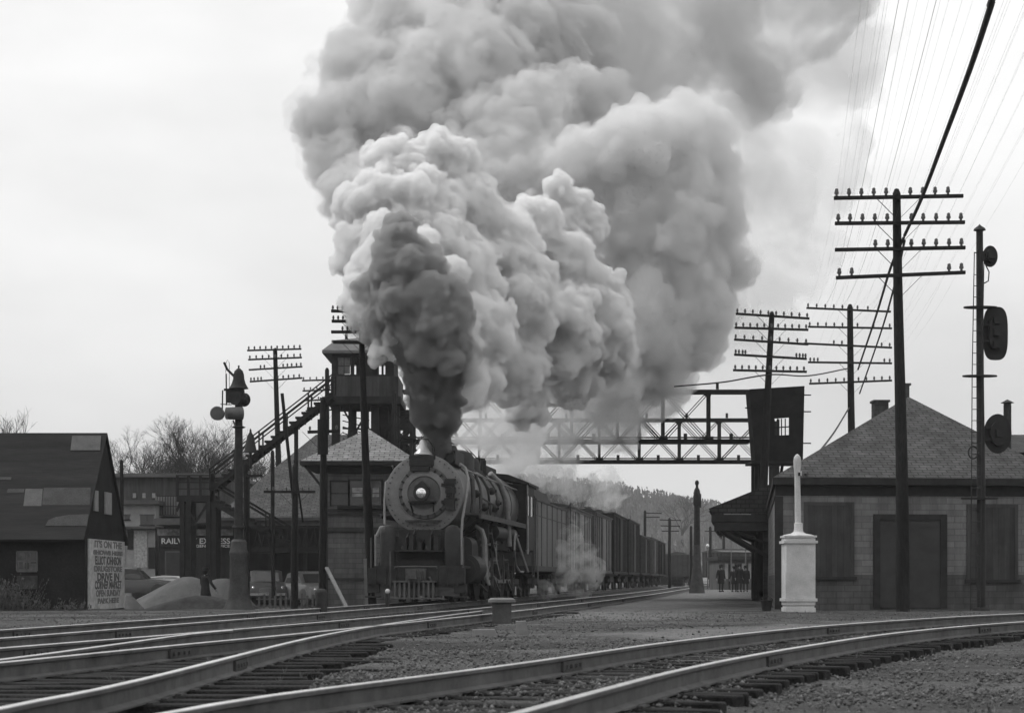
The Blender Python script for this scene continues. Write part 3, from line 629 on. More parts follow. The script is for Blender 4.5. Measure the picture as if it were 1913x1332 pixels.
# ---------------------------------------------------------------- locomotive, tender and freight cars (local y runs back along the train, z from the rail head)
TA = -math.atan(.13)
def trainpos(s): d = Vector((.13, 1, 0)).normalized() * s; return (-2.6 + d.x, 54 + d.y, .2)
BLK = mat('engine_black', .02, .6, .45, 2.5, spec=.25, fine=.2, bscale=12)
JACK = mat('boiler_jacket_sheen', .085, .42, .35, 1.6, spec=.5, fine=.15, bscale=10)  # base grey raised to imitate sheen along the boiler
GRAPH = mat('graphite_smokebox', .14, .6, .25, 3, spec=.4, fine=.08)
GRAPHD = mat('graphite_dark', .05, .6, .3, 5)
PIPE = mat('ash_dusted_pipe', .2, .5, .25, 5, spec=.5)
PIPED = mat('dull_pipe', .075, .6, .3, 5)
STEEL = mat('worn_steel', .22, .45, .35, 4, metal=.6)
TIN = mat('bright_bell', .5, .35, .1, 5, metal=.3, spec=.6)
LENS = mat('headlight_lens', .7, .12, .5, 14, spec=1.0, metal=.8)
lo = thing('steam_locomotive', 'black steam locomotive with round grey smokebox front and small central headlight', 'locomotive', trainpos(0), TA)
P = lambda b, n, m, par=lo, **k: b.build(n, m, par, world=False, **k)
CZ = 3.22
# boiler
b = MB(); b.lathe([(1.10, .04), (1.12, .3), (1.10, 2.6), (1.13, 2.62), (1.13, 5.5), (1.16, 5.52), (1.2, 8.6), (1.26, 8.64), (1.26, 12.3), (0, 12.3)], (0, 0, CZ), 'Y', 48); boil = P(b, 'boiler', JACK)
b = MB()
for y in (2.6, 4.0, 5.5, 7.1, 8.62, 10.3): r = 1.135 + (.02 if y > 5 else 0) + (.06 if y > 7 else 0) + (.045 if y > 8.6 else 0); b.lathe([(r, y - .05), (r + .02, y - .045), (r + .02, y + .045), (r, y + .05)], (0, 0, CZ), 'Y', 48)
P(b, 'boiler_band', PIPED, boil)
b = MB(); b.lathe([(1.10, .02), (1.165, .0), (1.17, -.06), (1.13, -.09), (.80, -.10), (.78, -.12), (0, -.12)], (0, 0, CZ), 'Y', 56); smf = P(b, 'smokebox_front', GRAPH)
b = MB()
for k in range(40): a = 2 * math.pi * k / 40; b.cyl((1.07 * math.cos(a), -.085, CZ + 1.07 * math.sin(a)), (1.07 * math.cos(a), -.125, CZ + 1.07 * math.sin(a)), .02, n=6)
P(b, 'rivets', GRAPHD, smf, kind='stuff')
b = MB(); b.lathe([(.80, -.10), (.76, -.16), (.60, -.185), (.34, -.23), (0, -.25)], (0.03, 0, CZ + .02), 'Y', 40); door = P(b, 'smokebox_door', mat('door_graphite', .09, .6, .4, 2.5, fine=.1))
b = MB(); b.lathe([(.665, -.155), (.67, -.21), (.50, -.245), (.48, -.2)], (0.03, 0, CZ + .02), 'Y', 40); P(b, 'door_ring', GRAPH, door)
b = MB()
for k in range(20):
    a = 2 * math.pi * (k + .5) / 20; c, s = math.cos(a), math.sin(a); b.box((.03 + .71 * c, -.19, CZ + .02 + .71 * s), (.05, .06, .1), rot=Matrix.Rotation(-(a - math.pi / 2), 3, 'Y'))
P(b, 'door_clamps', BLK, door)
b = MB()
for z in (-.25, .25): b.b2((.55, -.26, CZ + z - .05), (.95, -.2, CZ + z + .05))
b.cyl((.9, -.22, CZ - .42), (.9, -.22, CZ + .42), .045); P(b, 'hinge', BLK, door)
b = MB(); b.b2((.62, -.22, CZ - .22), (1.02, -.15, CZ - .14)); b.b2((.66, -.30, CZ + .27), (.98, -.15, CZ + .43)); b.b2((.68, -.3, CZ + .0), (.98, -.15, CZ + .18)); b.b2((.68, -.3, CZ - .5), (.95, -.15, CZ - .25)); P(b, 'step_bracket', BLK, smf)
b = MB()
for k in range(9): x = -.42 + k * .105; b.b2((x - .02, -.175, CZ - .98 + abs(x) * .15), (x + .02, -.14, CZ - .9 + abs(x) * .15))
b.b2((-.55, -.2, CZ - .82), (.55, -.13, CZ - .78)); P(b, 'front_trim', GRAPHD, smf)
# headlight
b = MB(); b.lathe([(0, -.1), (.19, -.12), (.21, -.2), (.21, -.52), (.235, -.54), (.235, -.57), (.17, -.575)], (.0, 0, CZ), 'Y', 28); b.prism([(-.23, -.5, CZ + .16), (.23, -.5, CZ + .16), (0, -.5, CZ + .36)], (0, .35, 0)); hl = P(b, 'headlight', BLK)
b = MB(); b.lathe([(.17, -.56), (.13, -.585), (0, -.60)], (0, 0, CZ), 'Y', 24); P(b, 'lens', LENS, hl)
b = MB(); b.b2((-.4, -.5, CZ - .27), (.4, -.14, CZ - .23)); b.beam((-.35, -.45, CZ - .27), (-.3, -.14, CZ - .6), .04); b.beam((.35, -.45, CZ - .27), (.3, -.14, CZ - .6), .04); P(b, 'headlight_shelf', BLK, hl)
# bell on its hanger above the smokebox
b = MB(); b.lathe([(0, .40), (.07, .38), (.11, .30), (.13, .16), (.2, .04), (.27, -.03), (.27, -.06), (0, -.05)], (-.05, .05, CZ + 1.22), 'Z', 24); bell = P(b, 'bell', TIN)
b = MB(); b.tube([(-.36, .05, CZ + 1.05), (-.36, .05, CZ + 1.4), (-.2, .05, CZ + 1.62), (.1, .05, CZ + 1.62), (.26, .05, CZ + 1.4), (.26, .05, CZ + 1.05)], .018, 8); b.b2((-.45, -.12, CZ + 1.02), (.35, .3, CZ + 1.12)); P(b, 'bell_frame', BLK, bell)
b = MB(); b.b2((-.42, -.2, CZ + .82), (.3, -.05, CZ + 1.0)); b.b2((-.38, -.3, CZ + .66), (.2, -.16, CZ + .8)); P(b, 'number_box', BLK)
# stack and domes
b = MB(); b.lathe([(.48, 0), (.40, .12), (.36, .3), (.38, .56), (.44, .6), (.44, .66), (.3, .66), (.28, .2), (0, .2)], (.05, 1.25, CZ + 1.02), 'Z', 28); P(b, 'stack', BLK)
b = MB(); b.b2((.35, .5, CZ + .92), (.85, 2.2, CZ + 1.32)); b.cyl((.6, .4, CZ + 1.12), (.6, 2.3, CZ + 1.12), .24, n=16); P(b, 'feedwater_heater', BLK)
for (y, r, h, n_) in ((3.4, .48, .62, 'sand_dome'), (6.2, .55, .6, 'steam_dome'), (8.2, .45, .52, 'sand_dome')):
    b = MB(); b.lathe([(r + .14, -.25), (r, .0), (r, h * .55), (r * .85, h * .85), (r * .4, h), (0, h + .02)], (0, y, CZ + 1.12), 'Z', 24, sy=1.35); P(b, n_, BLK)
b = MB(); b.b2((-.5, 9.4, CZ + 1.15), (.5, 11.9, CZ + 1.42)); b.cyl((.3, 9.9, CZ + 1.4), (.3, 9.9, CZ + 1.7), .09); b.cyl((-.2, 10.4, CZ + 1.4), (-.2, 10.4, CZ + 1.75), .07); b.cyl((.05, 11, CZ + 1.4), (.05, 11, CZ + 1.68), .1); P(b, 'turret', BLK); b = MB(); b.cyl((.75, 7.2, CZ + .7), (.75, 7.2, CZ + 1.45), .06); P(b, 'whistle', BLK)
# running boards
for sx in (-1, 1):
    b = MB(); b.b2((sx * 1.02, 1.0, 2.62), (sx * 1.56, 12.4, 2.68)); b.b2((sx * 1.5, 1.0, 2.52), (sx * 1.56, 12.4, 2.62 - .003)); P(b, 'running_board', PIPED)
    b = MB(); b.tube([(sx * 1.02, .25, CZ + .85), (sx * 1.12, 1.2, CZ + .75), (sx * 1.15, 6, CZ + .72), (sx * 1.2, 12.3, CZ + .7)], .028, 6)
    for y in (1.2, 3.2, 5.4, 7.6, 9.8): b.cyl((sx * 1.05, y, CZ + .68), (sx * 1.17, y, CZ + .73), .025, n=6)
    P(b, 'handrail', PIPE)
# pipes down the right side and at the left front
b = MB(); b.tube([(1.02, .35, CZ + .9), (1.2, .15, CZ + .78), (1.32, .0, CZ + .45), (1.27, -.05, CZ - .1), (1.16, -.1, CZ - .75), (1.12, -.1, CZ - 1.4), (1.13, -.1, CZ - 2.1)], .042, 8); P(b, 'front_pipe', PIPE)
b = MB(); b.tube([(-1.0, .3, CZ + .55), (-1.18, .1, CZ + .35), (-1.2, .0, CZ - .2), (-1.18, -.1, CZ - .9)], .035, 8); b.tube([(-1.42, -.1, CZ - 1.25), (-1.3, -.1, CZ - 1.0), (-1.1, -.1, CZ - .98)], .05, 8); b.tube([(-1.45, -.1, CZ - 1.2), (-1.45, -.1, CZ - 2.6)], .035, 8); P(b, 'front_pipe', PIPE)
b = MB(); b.tube([(1.0, 1.6, CZ + .8), (1.2, 1.6, CZ + .5), (1.22, 1.65, CZ - .1), (1.18, 1.7, CZ - .5)], .07, 8); b.tube([(1.1, 2.8, CZ + .75), (1.24, 2.9, CZ + .3), (1.26, 2.9, CZ - .35)], .045, 8); b.tube([(1.15, 2.9, CZ + .1), (1.28, 4.2, CZ - .05), (1.26, 5.8, CZ - .1)], .03, 6); b.tube([(1.0, 4.4, CZ + .8), (1.22, 4.8, CZ + .4), (1.25, 5.2, CZ - .45)], .035, 6); P(b, 'boiler_pipes', PIPED)
b = MB(); b.tube([(.95, 7.2, CZ + 1.0), (1.22, 7.6, CZ + .7), (1.36, 8.2, CZ + .1), (1.4, 8.4, CZ - .7), (1.42, 8.5, CZ - 1.4)], .1, 10); P(b, 'injector_pipe', PIPE)
b = MB()
for (y, z) in ((2.3, .1), (4.1, -.25), (5.8, .35), (6.4, -.2), (7.0, .0)): b.ball((1.2, y, CZ + z), .13, 6); b.cyl((1.15, y, CZ + z), (1.36, y, CZ + z), .05)
P(b, 'fittings', BLK)
# front end: shielded air pumps, deck, pilot beam, pilot
for sx in (-1, 1):
    b = MB(); b.lathe([(.22, 0), (.235, .05), (.235, 1.05), (.22, 1.16), (.15, 1.26), (0, 1.3)], (sx * .96 + .01, -.75, .98), 'Z', 20); P(b, 'air_pump', mat('air_pump_paint', .035, .55, .25, 3))
b = MB(); b.b2((-.72, -.95, 1.5), (.72, -.1, 1.54)); b.b2((-1.3, -1.1, 1.02), (1.3, .6, 1.08))
for (x, h) in ((-.45, .5), (-.25, .62), (.28, .6), (.48, .52), (0, .3)): b.b2((x - .06, -.8, 1.541), (x + .06, -.3, 1.54 + h * .75)); b.beam((x - .1, -.7, 1.56), (x + .02, -.2, 1.54 + h), .05)
b.b2((-.75, -.12, 1.08), (.75, -.05, 2.15)); P(b, 'front_deck', BLK)
b = MB(); b.b2((-1.42, -1.35, .55), (1.42, -1.12, 1.02)); b.b2((-1.45, -1.3, .3), (-1.1, -1.1, .548)); b.b2((1.1, -1.3, .3), (1.45, -1.1, .548)); b.b2((-1.5, -1.4, .16), (-1.1, -1.0, .2)); b.b2((1.1, -1.4, .16), (1.5, -1.0, .2))
for x in (-1.2, -.9, -.6, .62, .9, 1.2):
    b.b2((x - .03, -1.38, .5), (x + .03, -1.351, 1.0))
P(b, 'pilot_beam', mat('pilot_paint', .03, .6, .4, 4))
b = MB(); b.b2((-.22, -1.75, .66), (.22, -1.36, .92)); b.b2((-.3, -1.45, .52), (.3, -1.355, 1.0)); b.b2((-.15, -1.9, .7), (.1, -1.76, .95)); b.tube([(.4, -1.4, .75), (.5, -1.5, .55), (.48, -1.5, .35)], .04, 6); P(b, 'coupler', mat('coupler_iron', .07, .6, .4, 5))
b = MB(); b.b2((-.82, -1.75, .12), (.82, -1.66, .17)); b.b2((-1.25, -1.2, .2), (1.25, -1.15, .55)); b.b2((-.62, -1.72, .6), (.62, -1.66, .65)); b.b2((-.6, -1.66, .61), (.6, -1.36, .64))  # wide back plate added to darken the space behind the bars
for k in range(13):
    if k < 9: u = -1 + 2 * k / 8; b.b2((u * .56 - .03, -1.70, .17), (u * .56 + .03, -1.665, .6))
P(b, 'pilot', mat('pilot_bars', .085, .6, .3, 5))
b = MB()
for sx in (-1, 1):
    for x in (1.0, 1.12): pass
    b.tube([(sx * 1.36, -1.2, .2), (sx * 1.36, -1.2, 1.9)], .022, 6); b.tube([(sx * .62, -1.4, 1.0), (sx * .62, -1.42, 1.05), (sx * .0, -1.42, 1.06)], .018, 6)
b.tube([(-.75, -1.4, .45), (-.75, -1.4, 1.5)], .022, 6); P(b, 'grab_irons', PIPED)
# cylinders, guides, wheels and rods
for sx in (-1, 1):
    b = MB(); b.cyl((sx * 1.12, .75, 1.0), (sx * 1.12, 2.2, 1.0), .44, n=24); b.cyl((sx * 1.12, .68, 1.0), (sx * 1.12, .75, 1.0), .3, n=20); b.cyl((sx * 1.02, .9, 1.72), (sx * 1.02, 2.05, 1.72), .27, n=20); b.b2((sx * .6, .85, 1.0), (sx * 1.3, 2.1, 1.72)); P(b, 'cylinder', BLK)
    b = MB(); b.b2((sx * 1.06, 2.2, 1.16), (sx * 1.18, 4.4, 1.24)); b.b2((sx * 1.06, 2.2, .76), (sx * 1.18, 4.4, .84)); b.b2((sx * 1.0, 3.3, .84), (sx * 1.24, 3.8, 1.16)); b.cyl((sx * 1.12, 2.2, 1.0), (sx * 1.12, 3.4, 1.0), .05); b.b2((sx * .9, 4.4, .7), (sx * 1.3, 4.5, 2.5)); P(b, 'crosshead', mat('oily_steel', .09, .4, .3, 4, metal=.4))
    b = MB(); b.beam((sx * 1.22, 3.6, 1.0), (sx * 1.22, 6.9, .62), .07, .14); b.beam((sx * 1.14, 5.0, .62), (sx * 1.14, 10.7, .62), .06, .13); b.beam((sx * 1.3, 3.5, .7), (sx * 1.3, 5.9, 1.7), .05, .08); b.beam((sx * 1.3, 5.9, 1.85), (sx * 1.25, 3.1, 1.75), .05, .07); b.beam((sx * 1.32, 6.9, .7), (sx * 1.32, 6.0, 1.25), .06, .09); b.beam((sx * 1.3, 6.0, 1.2), (sx * 1.3, 6.0, 2.3), .08, .14); P(b, 'side_rods', STEEL)
def wheel(r, name='wheel', spokes=12, x0=0):
    b = MB(); b.lathe([(r * .86, -.07), (r, -.065), (r, .05), (r * 1.05, .055), (r * 1.05, .075), (r * .86, .075)], (0, 0, 0), 'X', 32)
    b.lathe([(0, -.1), (r * .2, -.1), (r * .22, .07), (0, .07)], (0, 0, 0), 'X', 16)
    for k in range(spokes): a = 2 * math.pi * k / spokes; b.beam((0, r * .18 * math.cos(a), r * .18 * math.sin(a)), (0, r * .88 * math.cos(a), r * .88 * math.sin(a)), .07, .06)
    return b
def rotx(b, c, flip=False):
    b.v = [((-p[0] if flip else p[0]) + c[0], p[1] + c[1], p[2] + c[2]) for p in b.v]; return b
DRV = mat('driver_wheel', .02, .6, .4, 4)
for sx in (-1, 1):
    for y in (4.9, 6.9, 8.9, 10.8):
        b = rotx(wheel(.9), (sx * .78, y, .9), sx > 0); b.box((sx * .84, y, .62), (.1, .3, .3)); P(b, 'driving_wheel', DRV)
    for y in (.55, 2.5): P(rotx(wheel(.42, spokes=8), (sx * .78, y, .42), sx > 0), 'truck_wheel', DRV)
    for y in (12.6, 14.1): P(rotx(wheel(.5, spokes=9), (sx * .78, y, .5), sx > 0), 'truck_wheel', DRV)
b = MB(); b.b2((-.6, -.6, .75), (.6, 14.5, 1.25)); b.b2((-.95, 12.0, .5), (.95, 14.8, .7)); b.b2((-1.0, 8.6, 1.7), (1.0, 12.4, 2.5)); b.b2((-.62, .1, .3), (.62, 2.9, .6))
for y in (5.9, 7.9): b.b2((-1.1, y - .2, .9), (1.1, y + .2, 1.3))
P(b, 'frame', BLK)
for sx in (-1, 1):
    b = MB(); b.cyl((sx * 1.28, 5.2, 2.2), (sx * 1.28, 7.6, 2.2), .25, n=16); b.cyl((sx * 1.28, 8.6, 2.25), (sx * 1.28, 10.2, 2.25), .22, n=16); P(b, 'air_reservoir', BLK)
b = MB(); b.tube([(1.15, 2.5, 2.35), (1.34, 2.55, 2.2), (1.42, 2.6, 1.9), (1.43, 2.65, 1.2), (1.46, 2.7, .75), (1.56, 2.7, .5)], [.05, .08, .09, .09, .08, .05], 8); P(b, 'steam_pipe', PIPE)
b = MB(); r3 = random.Random(9)
for _ in range(46):
    y = r3.uniform(2.6, 11.8); z = r3.uniform(.35, 2.4); p = Vector((r3.uniform(1.1, 1.45), y, z)); q = p + Vector((r3.uniform(-.05, .05), r3.choice([0, 0, .6, 1.2, .3]), r3.choice([-.7, -.4, .5, 0, -.9]))); q.z = min(2.5, max(.3, q.z))
    if (q - p).length > .2: b.beam(p, q, r3.uniform(.03, .09))
P(b, 'spring_rigging', mat('rigging_iron', .05, .6, .6, 3, spec=.3), kind='stuff')
# cab
b = MB(); b.b2((-1.56, 12.3, 1.75), (1.56, 12.38, 4.15)); b.b2((1.5, 12.38, 1.75), (1.56, 14.6, 3.0)); b.b2((-1.56, 12.38, 1.75), (-1.5, 14.6, 3.0)); b.b2((1.5, 12.38, 3.75), (1.56, 14.6, 4.15)); b.b2((-1.56, 12.38, 3.75), (-1.5, 14.6, 4.15))
for y in (12.38, 13.4, 14.45):
    for sx in (-1, 1): b.b2((sx * 1.5, y, 3.0), (sx * 1.56, y + .15, 3.75))
b.b2((-1.5, 12.4, 1.7), (1.5, 14.9, 1.76)); cab = P(b, 'cab', BLK)
b = MB(); b.prism([(-1.66, 12.15, 4.1), (-1.66, 12.15, 4.18), (-.9, 12.15, 4.48), (0, 12.15, 4.56), (.9, 12.15, 4.48), (1.66, 12.15, 4.18), (1.66, 12.15, 4.1), (0, 12.15, 4.45)], (0, 3.1, 0)); P(b, 'roof', BLK, cab)
for y in (12.55, 13.57): b = MB(); b.b2((1.52, y, 3.01), (1.535, y + .82, 3.74)); P(b, 'window', GLASS, cab)
b = MB(); b.tube([(1.6, 12.2, 1.8), (1.6, 12.2, 4.1)], .03, 6); b.b2((1.565, 12.2, 1.6), (1.6, 12.6, 2.9)); P(b, 'cab_corner_strip', PIPE, cab)
# steps under the cab and the diagonal brace ladder
b = MB()
for o_ in (0, .28): b.beam((1.5, 9.4 + o_, 2.25), (1.55, 12.6 + o_, .95), .05)
for k in range(8): t_ = k / 7; b.beam((1.52, 9.4 + 3.2 * t_, 2.25 - 1.3 * t_), (1.52, 9.68 + 3.2 * t_, 2.25 - 1.3 * t_), .04)
b.tube([(1.5, 9.4, 2.3), (1.52, 9.1, 1.7), (1.52, 9.6, 1.15), (1.52, 10.6, .95), (1.52, 11.6, .95)], .04, 6); P(b, 'ladder', PIPE)
b = MB(); b.b2((1.3, 13.9, .35), (1.6, 14.4, .39)); b.b2((1.3, 13.9, .8), (1.6, 14.4, .84)); b.tube([(1.58, 13.9, .36), (1.58, 13.9, 1.75)], .025, 6); b.tube([(1.58, 14.4, .36), (1.58, 14.4, 1.75)], .025, 6); P(b, 'cab_steps', PIPED)

# tender
te = thing('tender', 'tall grey-sided coal tender coupled behind the locomotive', 'tender', trainpos(15.4), TA)
TEN = mat('tender_paint', .13, .6, .25, .8, (1, 1, .3), spec=.4, fine=.1)
b = MB(); b.b2((-1.52, 0, 1.2), (1.52, 11.6, 3.75)); tb = P(b, 'body', TEN, te)
b = MB(); b.b2((-1.56, -.02, 3.68), (1.56, 11.62, 3.76)); b.b2((1.521, 0, 3.1), (1.54, 11.6, 3.14)); b.b2((-1.56, -.3, 1.0), (1.56, 11.8, 1.195))
for y in np.arange(.0, 11.7, 1.93): b.b2((1.522, y, 1.2), (1.545, y + .07, 3.68))
P(b, 'trim', PIPED, te)
b = MB(); b.prism([(-1.5, .1, 3.76), (1.5, .1, 3.76), (1.35, .1, 4.15), (-1.35, .1, 4.15)], (0, 5.2, 0)); P(b, 'coal_bunker', BLK, te)
b = MB()
for _ in range(150): x, y = random.uniform(-1.2, 1.2), random.uniform(.3, 5.1); b.box((x, y, 4.15 + .3 * (1 - abs(x) / 1.4) * random.random()), (random.uniform(.1, .25),) * 3, rot=Matrix.Rotation(random.random() * 3, 3, Vector((random.random(), random.random(), 1)).normalized()))
P(b, 'coal', mat('coal', .02, .4, .4, 5, spec=.5), te, kind='stuff')
for yy in (.1, 11.5): b = MB(); b.tube([(1.6, yy, .5), (1.6, yy, 3.6)], .025, 6); P(b, 'handrail', PIPE, te)
def truck(par, y, wb=1.75, r=.43, n=2):
    b = MB()
    for sx in (-1, 1): b.b2((sx * 1.02, y - .75 - wb * (n - 1) / 2 + .45, .52), (sx * 1.12, y + wb * (n - 1) / 2 + .3, .72)); b.b2((sx * 1.0, y - .25, .35), (sx * 1.15, y + .25, .85))
    b.b2((-1.1, y - .2, .45), (1.1, y + .2, .9)); t_ = P(b, 'truck', PLATE, par)
    for k in range(n):
        yy = y + (k - (n - 1) / 2) * wb
        for sx in (-1, 1):
            w_ = MB(); w_.lathe([(0, -.09), (r * .3, -.08), (r * .8, -.03), (r, -.065), (r, .05), (r * 1.05, .055), (r * 1.05, .07), (0, .07)], (0, 0, 0), 'X', 20); P(rotx(w_, (sx * .76, yy, r), sx > 0), 'wheel', PLATE, t_)
truck(te, 2.4, n=3, wb=1.25); truck(te, 9.2, n=3, wb=1.25)

# box cars
def boxcar(lab, s, L_=12.3, H=4.15, m=None, roofm=None, door_m=None):
    c = thing('boxcar', lab, 'box car', trainpos(s), TA, 'freight cars behind the tender'); W2 = 1.47
    b = MB(); b.b2((-W2, 0, 1.12), (W2, L_, H)); P(b, 'body', m, c)
    b = MB()
    for sx in (-1, 1):
        for y in np.arange(0, L_ + .01, L_ / 10):
            if abs(y - L_ / 2) < 1.0: continue
            b.b2((sx * W2, y - (.06 if y > 0 else -.0), 1.15), (sx * (W2 + .05), y + (.06 if y < L_ - .1 else 0), H))
        b.b2((sx * W2, 0, 1.0), (sx * (W2 + .06), L_, 1.149)); b.b2((sx * W2, 0, H - .12), (sx * (W2 + .055), L_, H + .0))
    for x in np.linspace(-W2, W2 - .08, 6): b.b2((x, -.05, 1.12), (x + .08, -.001, H))
    P(b, 'ribs', mat(m.name + '_rib', _vals.get(m.name, .1) * .6, .8, .3, 2), c)
    b = MB(); b.prism([(-1.58, -.1, H), (1.58, -.1, H), (1.58, -.1, H + .05), (0, -.1, H + .32), (-1.58, -.1, H + .05)], (0, L_ + .2, 0)); b.b2((-.3, -.2, H + .34), (.3, L_ + .2, H + .38)); P(b, 'roof', roofm or PIPED, c)
    for sx in (-1, 1):
        b = MB(); b.b2((sx * (W2 + .0), L_ / 2 - .95, 1.2), (sx * (W2 + .09), L_ / 2 + .95, H - .15)); P(b, 'door', door_m or m, c)
    b = MB()
    for k in range(7): z = 1.3 + k * .42; b.b2((W2 + .06, .15, z), (W2 + .12, .6, z + .03)); b.b2((.85, -.13, z), (1.3, -.1, z + .03))
    b.tube([(W2 + .12, .12, 1.0), (W2 + .12, .12, H + .3)], .02, 5); P(b, 'ladder', PIPED, c)
    b = MB(); b.b2((-.9, .2, .85), (.9, L_ - .2, 1.115)); b.b2((-.15, -.5, .8), (.15, -.001, 1.0)); b.b2((-.9, L_ / 2 - 1.8, .5), (.9, L_ / 2 + 1.8, .84)); P(b, 'underframe', BLK, c)
    truck(c, 2.0); truck(c, L_ - 2.0); return c
_vals = {}
def cm(name, v): _vals[name] = v; return mat(name, v, .8, .3, .9, (1, 1, .35), fine=.15, bscale=5)
cars = [('pale weathered box car first behind the tender, half veiled by steam', 3.95, 'pale_car', .24), ('mid grey box car second behind the tender, its near edge in steam', 4.2, 'grey_car', .17),
        ('tall dark box car third behind the tender', 4.65, 'dark_car', .04), ('tall dark ribbed box car fourth behind the tender', 4.7, 'dark_car_b', .055),
        ('low dull box car fifth behind the tender', 3.95, 'dull_car', .06), ('lighter box car sixth behind the tender with pale vertical ribs', 4.1, 'light_car', .13), ('black-ended box car farthest back in the train', 4.1, 'black_car', .035)]
for i, (lab, H, nm, v) in enumerate(cars): boxcar(lab, 28.2 + i * 13.9 + (.3 if i > 3 else 0), 12.2, H, cm(nm, v))
# cars standing farther off beside the train
for i, (lab, px, Z, v) in enumerate([('small dark box car standing far off just past the end of the train', 1262, 210, .05), ('long dark box car standing far off behind the slender bell post', 1330, 190, .055)]):
    c = boxcar(lab, 0, 12.4, 3.6, cm('yard_car_%s' % 'ab'[i], v)); c.location = (GX(px, Z), Z, .05); c['group'] = 'cars standing in the far yard'; c.rotation_euler = (0, 0, R([-10, -55][i]))
# ---------------------------------------------------------------- telegraph poles
GLINS = mat('insulator_glass_dark', .035, .3, .3, 6, spec=.6)
POLE = mat('pole_tarred', .017, .85, .4, 2, (1, 1, .25), .5, 25, fine=.3); ARM = mat('crossarm_wood', .02, .85, .4, 3)
ins_mesh = None
def insulator(parent, loc, sc):
    global ins_mesh
    if ins_mesh is None:
        b = MB(); b.lathe([(.03, -.01), (.03, .05), (.05, .055), (.056, .1), (.04, .13), (.045, .16), (.025, .19), (0, .195)], (0, 0, 0), 'Z', 8)
        o = b.build('insulator', GLINS); ins_mesh = o.data
    else: o = bpy.data.objects.new('insulator', ins_mesh); col.objects.link(o)
    o.location = loc; o.scale = (sc,) * 3; o.parent = parent; return o
PINS = {}
def tpole(key, lab, Z, top, base, wt, wb, arms, pin=1.0, group='telegraph poles', cat='telegraph pole', zb=None, brace=True, sway=0):
    """arms: (x0, y0, x1, y1, pin columns); pixel rows and columns of the photograph at distance Z"""
    bp = W(base[0], base[1], Z); bp.z = ground_z(bp.x, bp.y) if zb is None else zb
    t = thing('telegraph_pole', lab, cat, bp, 0, group)
    tpz = W(top[0], top[1], Z); b = MB(); r0, r1 = wb * Z / FPX / 2, wt * Z / FPX / 2; pts = []
    for k in range(9):
        u = k / 8; p = bp.lerp(tpz, u); p.x += (.04 * math.sin(u * 5 + Z)) * min(1, u * 4) * (1 - u); pts.append(p)
    pts[0].z -= .3; b.tube(pts, [r0 + (r1 - r0) * k / 8 for k in range(9)], 12); b.lathe([(r1, 0), (r1 * .55, r1 * 1.1), (0, r1 * 1.3)], tpz, 'Z', 12); b.build('pole', POLE, t)
    for n_, (x0, y0, x1, y1, pins) in enumerate(arms):
        a, c = W(x0, y0, Z), W(x1, y1, Z); a.y = c.y = Z - r0 - .05; th = .105 if Z < 60 else .1
        b = MB(); b.beam(a, c, .09, th, up=(0, 1, 0)); arm = b.build('crossarm', ARM, t)
        arm_loc = Vector(t.location)
        xm = top[0] + (base[0] - top[0]) * ((y0 + y1) / 2 - top[1]) / (base[1] - top[1])
        if brace:
            b = MB()
            for sg in (-1, 1):
                e = W(xm + sg * .62 * FPX / Z, (y0 + y1) / 2, Z - .02); f_ = W(xm, (y0 + y1) / 2, Z - .02); f_.z -= .62; f_.y = e.y = Z - r0 - .02; b.beam(e, f_, .035, .012)
            b.build('arm_brace', ARM, t)
        for px in pins:
            u = (px - x0) / (x1 - x0); p = a.lerp(c, u); p.z += th / 2 - .01; PINS.setdefault(key, []).append((n_, p.copy())); insulator(arm, p - arm_loc, pin)
    return t
R_ = lambda a, b_, n: list(np.linspace(a, b_, n))
tpole('big', 'tall near telegraph pole with four crossarms standing before the station door', 50, (1675, 362), (1687, 1142), 15, 27,
      [(1555, 374, 1795, 370, [1560, 1583, 1606, 1629, 1652, 1697, 1720, 1743, 1767]), (1557, 421, 1798, 419, [1563, 1585, 1608, 1631, 1654, 1699, 1721, 1745, 1768, 1791]),
       (1557, 470, 1799, 466, [1632, 1655, 1699, 1722, 1745, 1769, 1792]), (1559, 522, 1799, 512, [1565, 1588, 1769, 1792])], 1.15)
tpole('h', 'telegraph pole with five long crossarms rising behind the station roof', 88, (1588, 575), (1594, 1100), 11, 17,
      [(1505, 577, 1662, 584, R_(1508, 1572, 5) + R_(1600, 1658, 4)), (1508, 612, 1664, 615, R_(1511, 1572, 5) + R_(1600, 1660, 3)), (1500, 643, 1664, 651, [1556, 1571, 1645, 1660]), (1508, 678, 1664, 680, [1512, 1519, 1526, 1650, 1660]), (1510, 718, 1664, 712, R_(1513, 1575, 5) + R_(1602, 1660, 5))], 1.0)
tpole('g', 'leaning telegraph pole with five crossarms passing in front of the dark signal cabin', 75, (1442, 588), (1414, 1118), 10, 20,
      [(1373, 588, 1510, 597, R_(1376, 1506, 10)), (1371, 614, 1508, 618, R_(1374, 1504, 11)), (1370, 636, 1508, 645, R_(1373, 1504, 9)), (1370, 664, 1505, 672, [1373, 1379, 1386, 1391, 1486, 1492, 1498, 1503]), (1368, 693, 1505, 696, R_(1372, 1500, 11))], .95)
tpole('c', 'telegraph pole with four crossarms between the stairway and the round bell post', 100, (514, 655), (527, 1060), 8, 14,
      [(463, 656, 564, 653, R_(466, 561, 10)), (465, 673, 565, 669, R_(468, 562, 9)), (466, 692, 566, 686, [488, 495, 530, 538, 546, 555, 563]), (468, 714, 566, 707, [470, 476, 483, 489, 520, 530, 540, 550, 560])], 1.0)
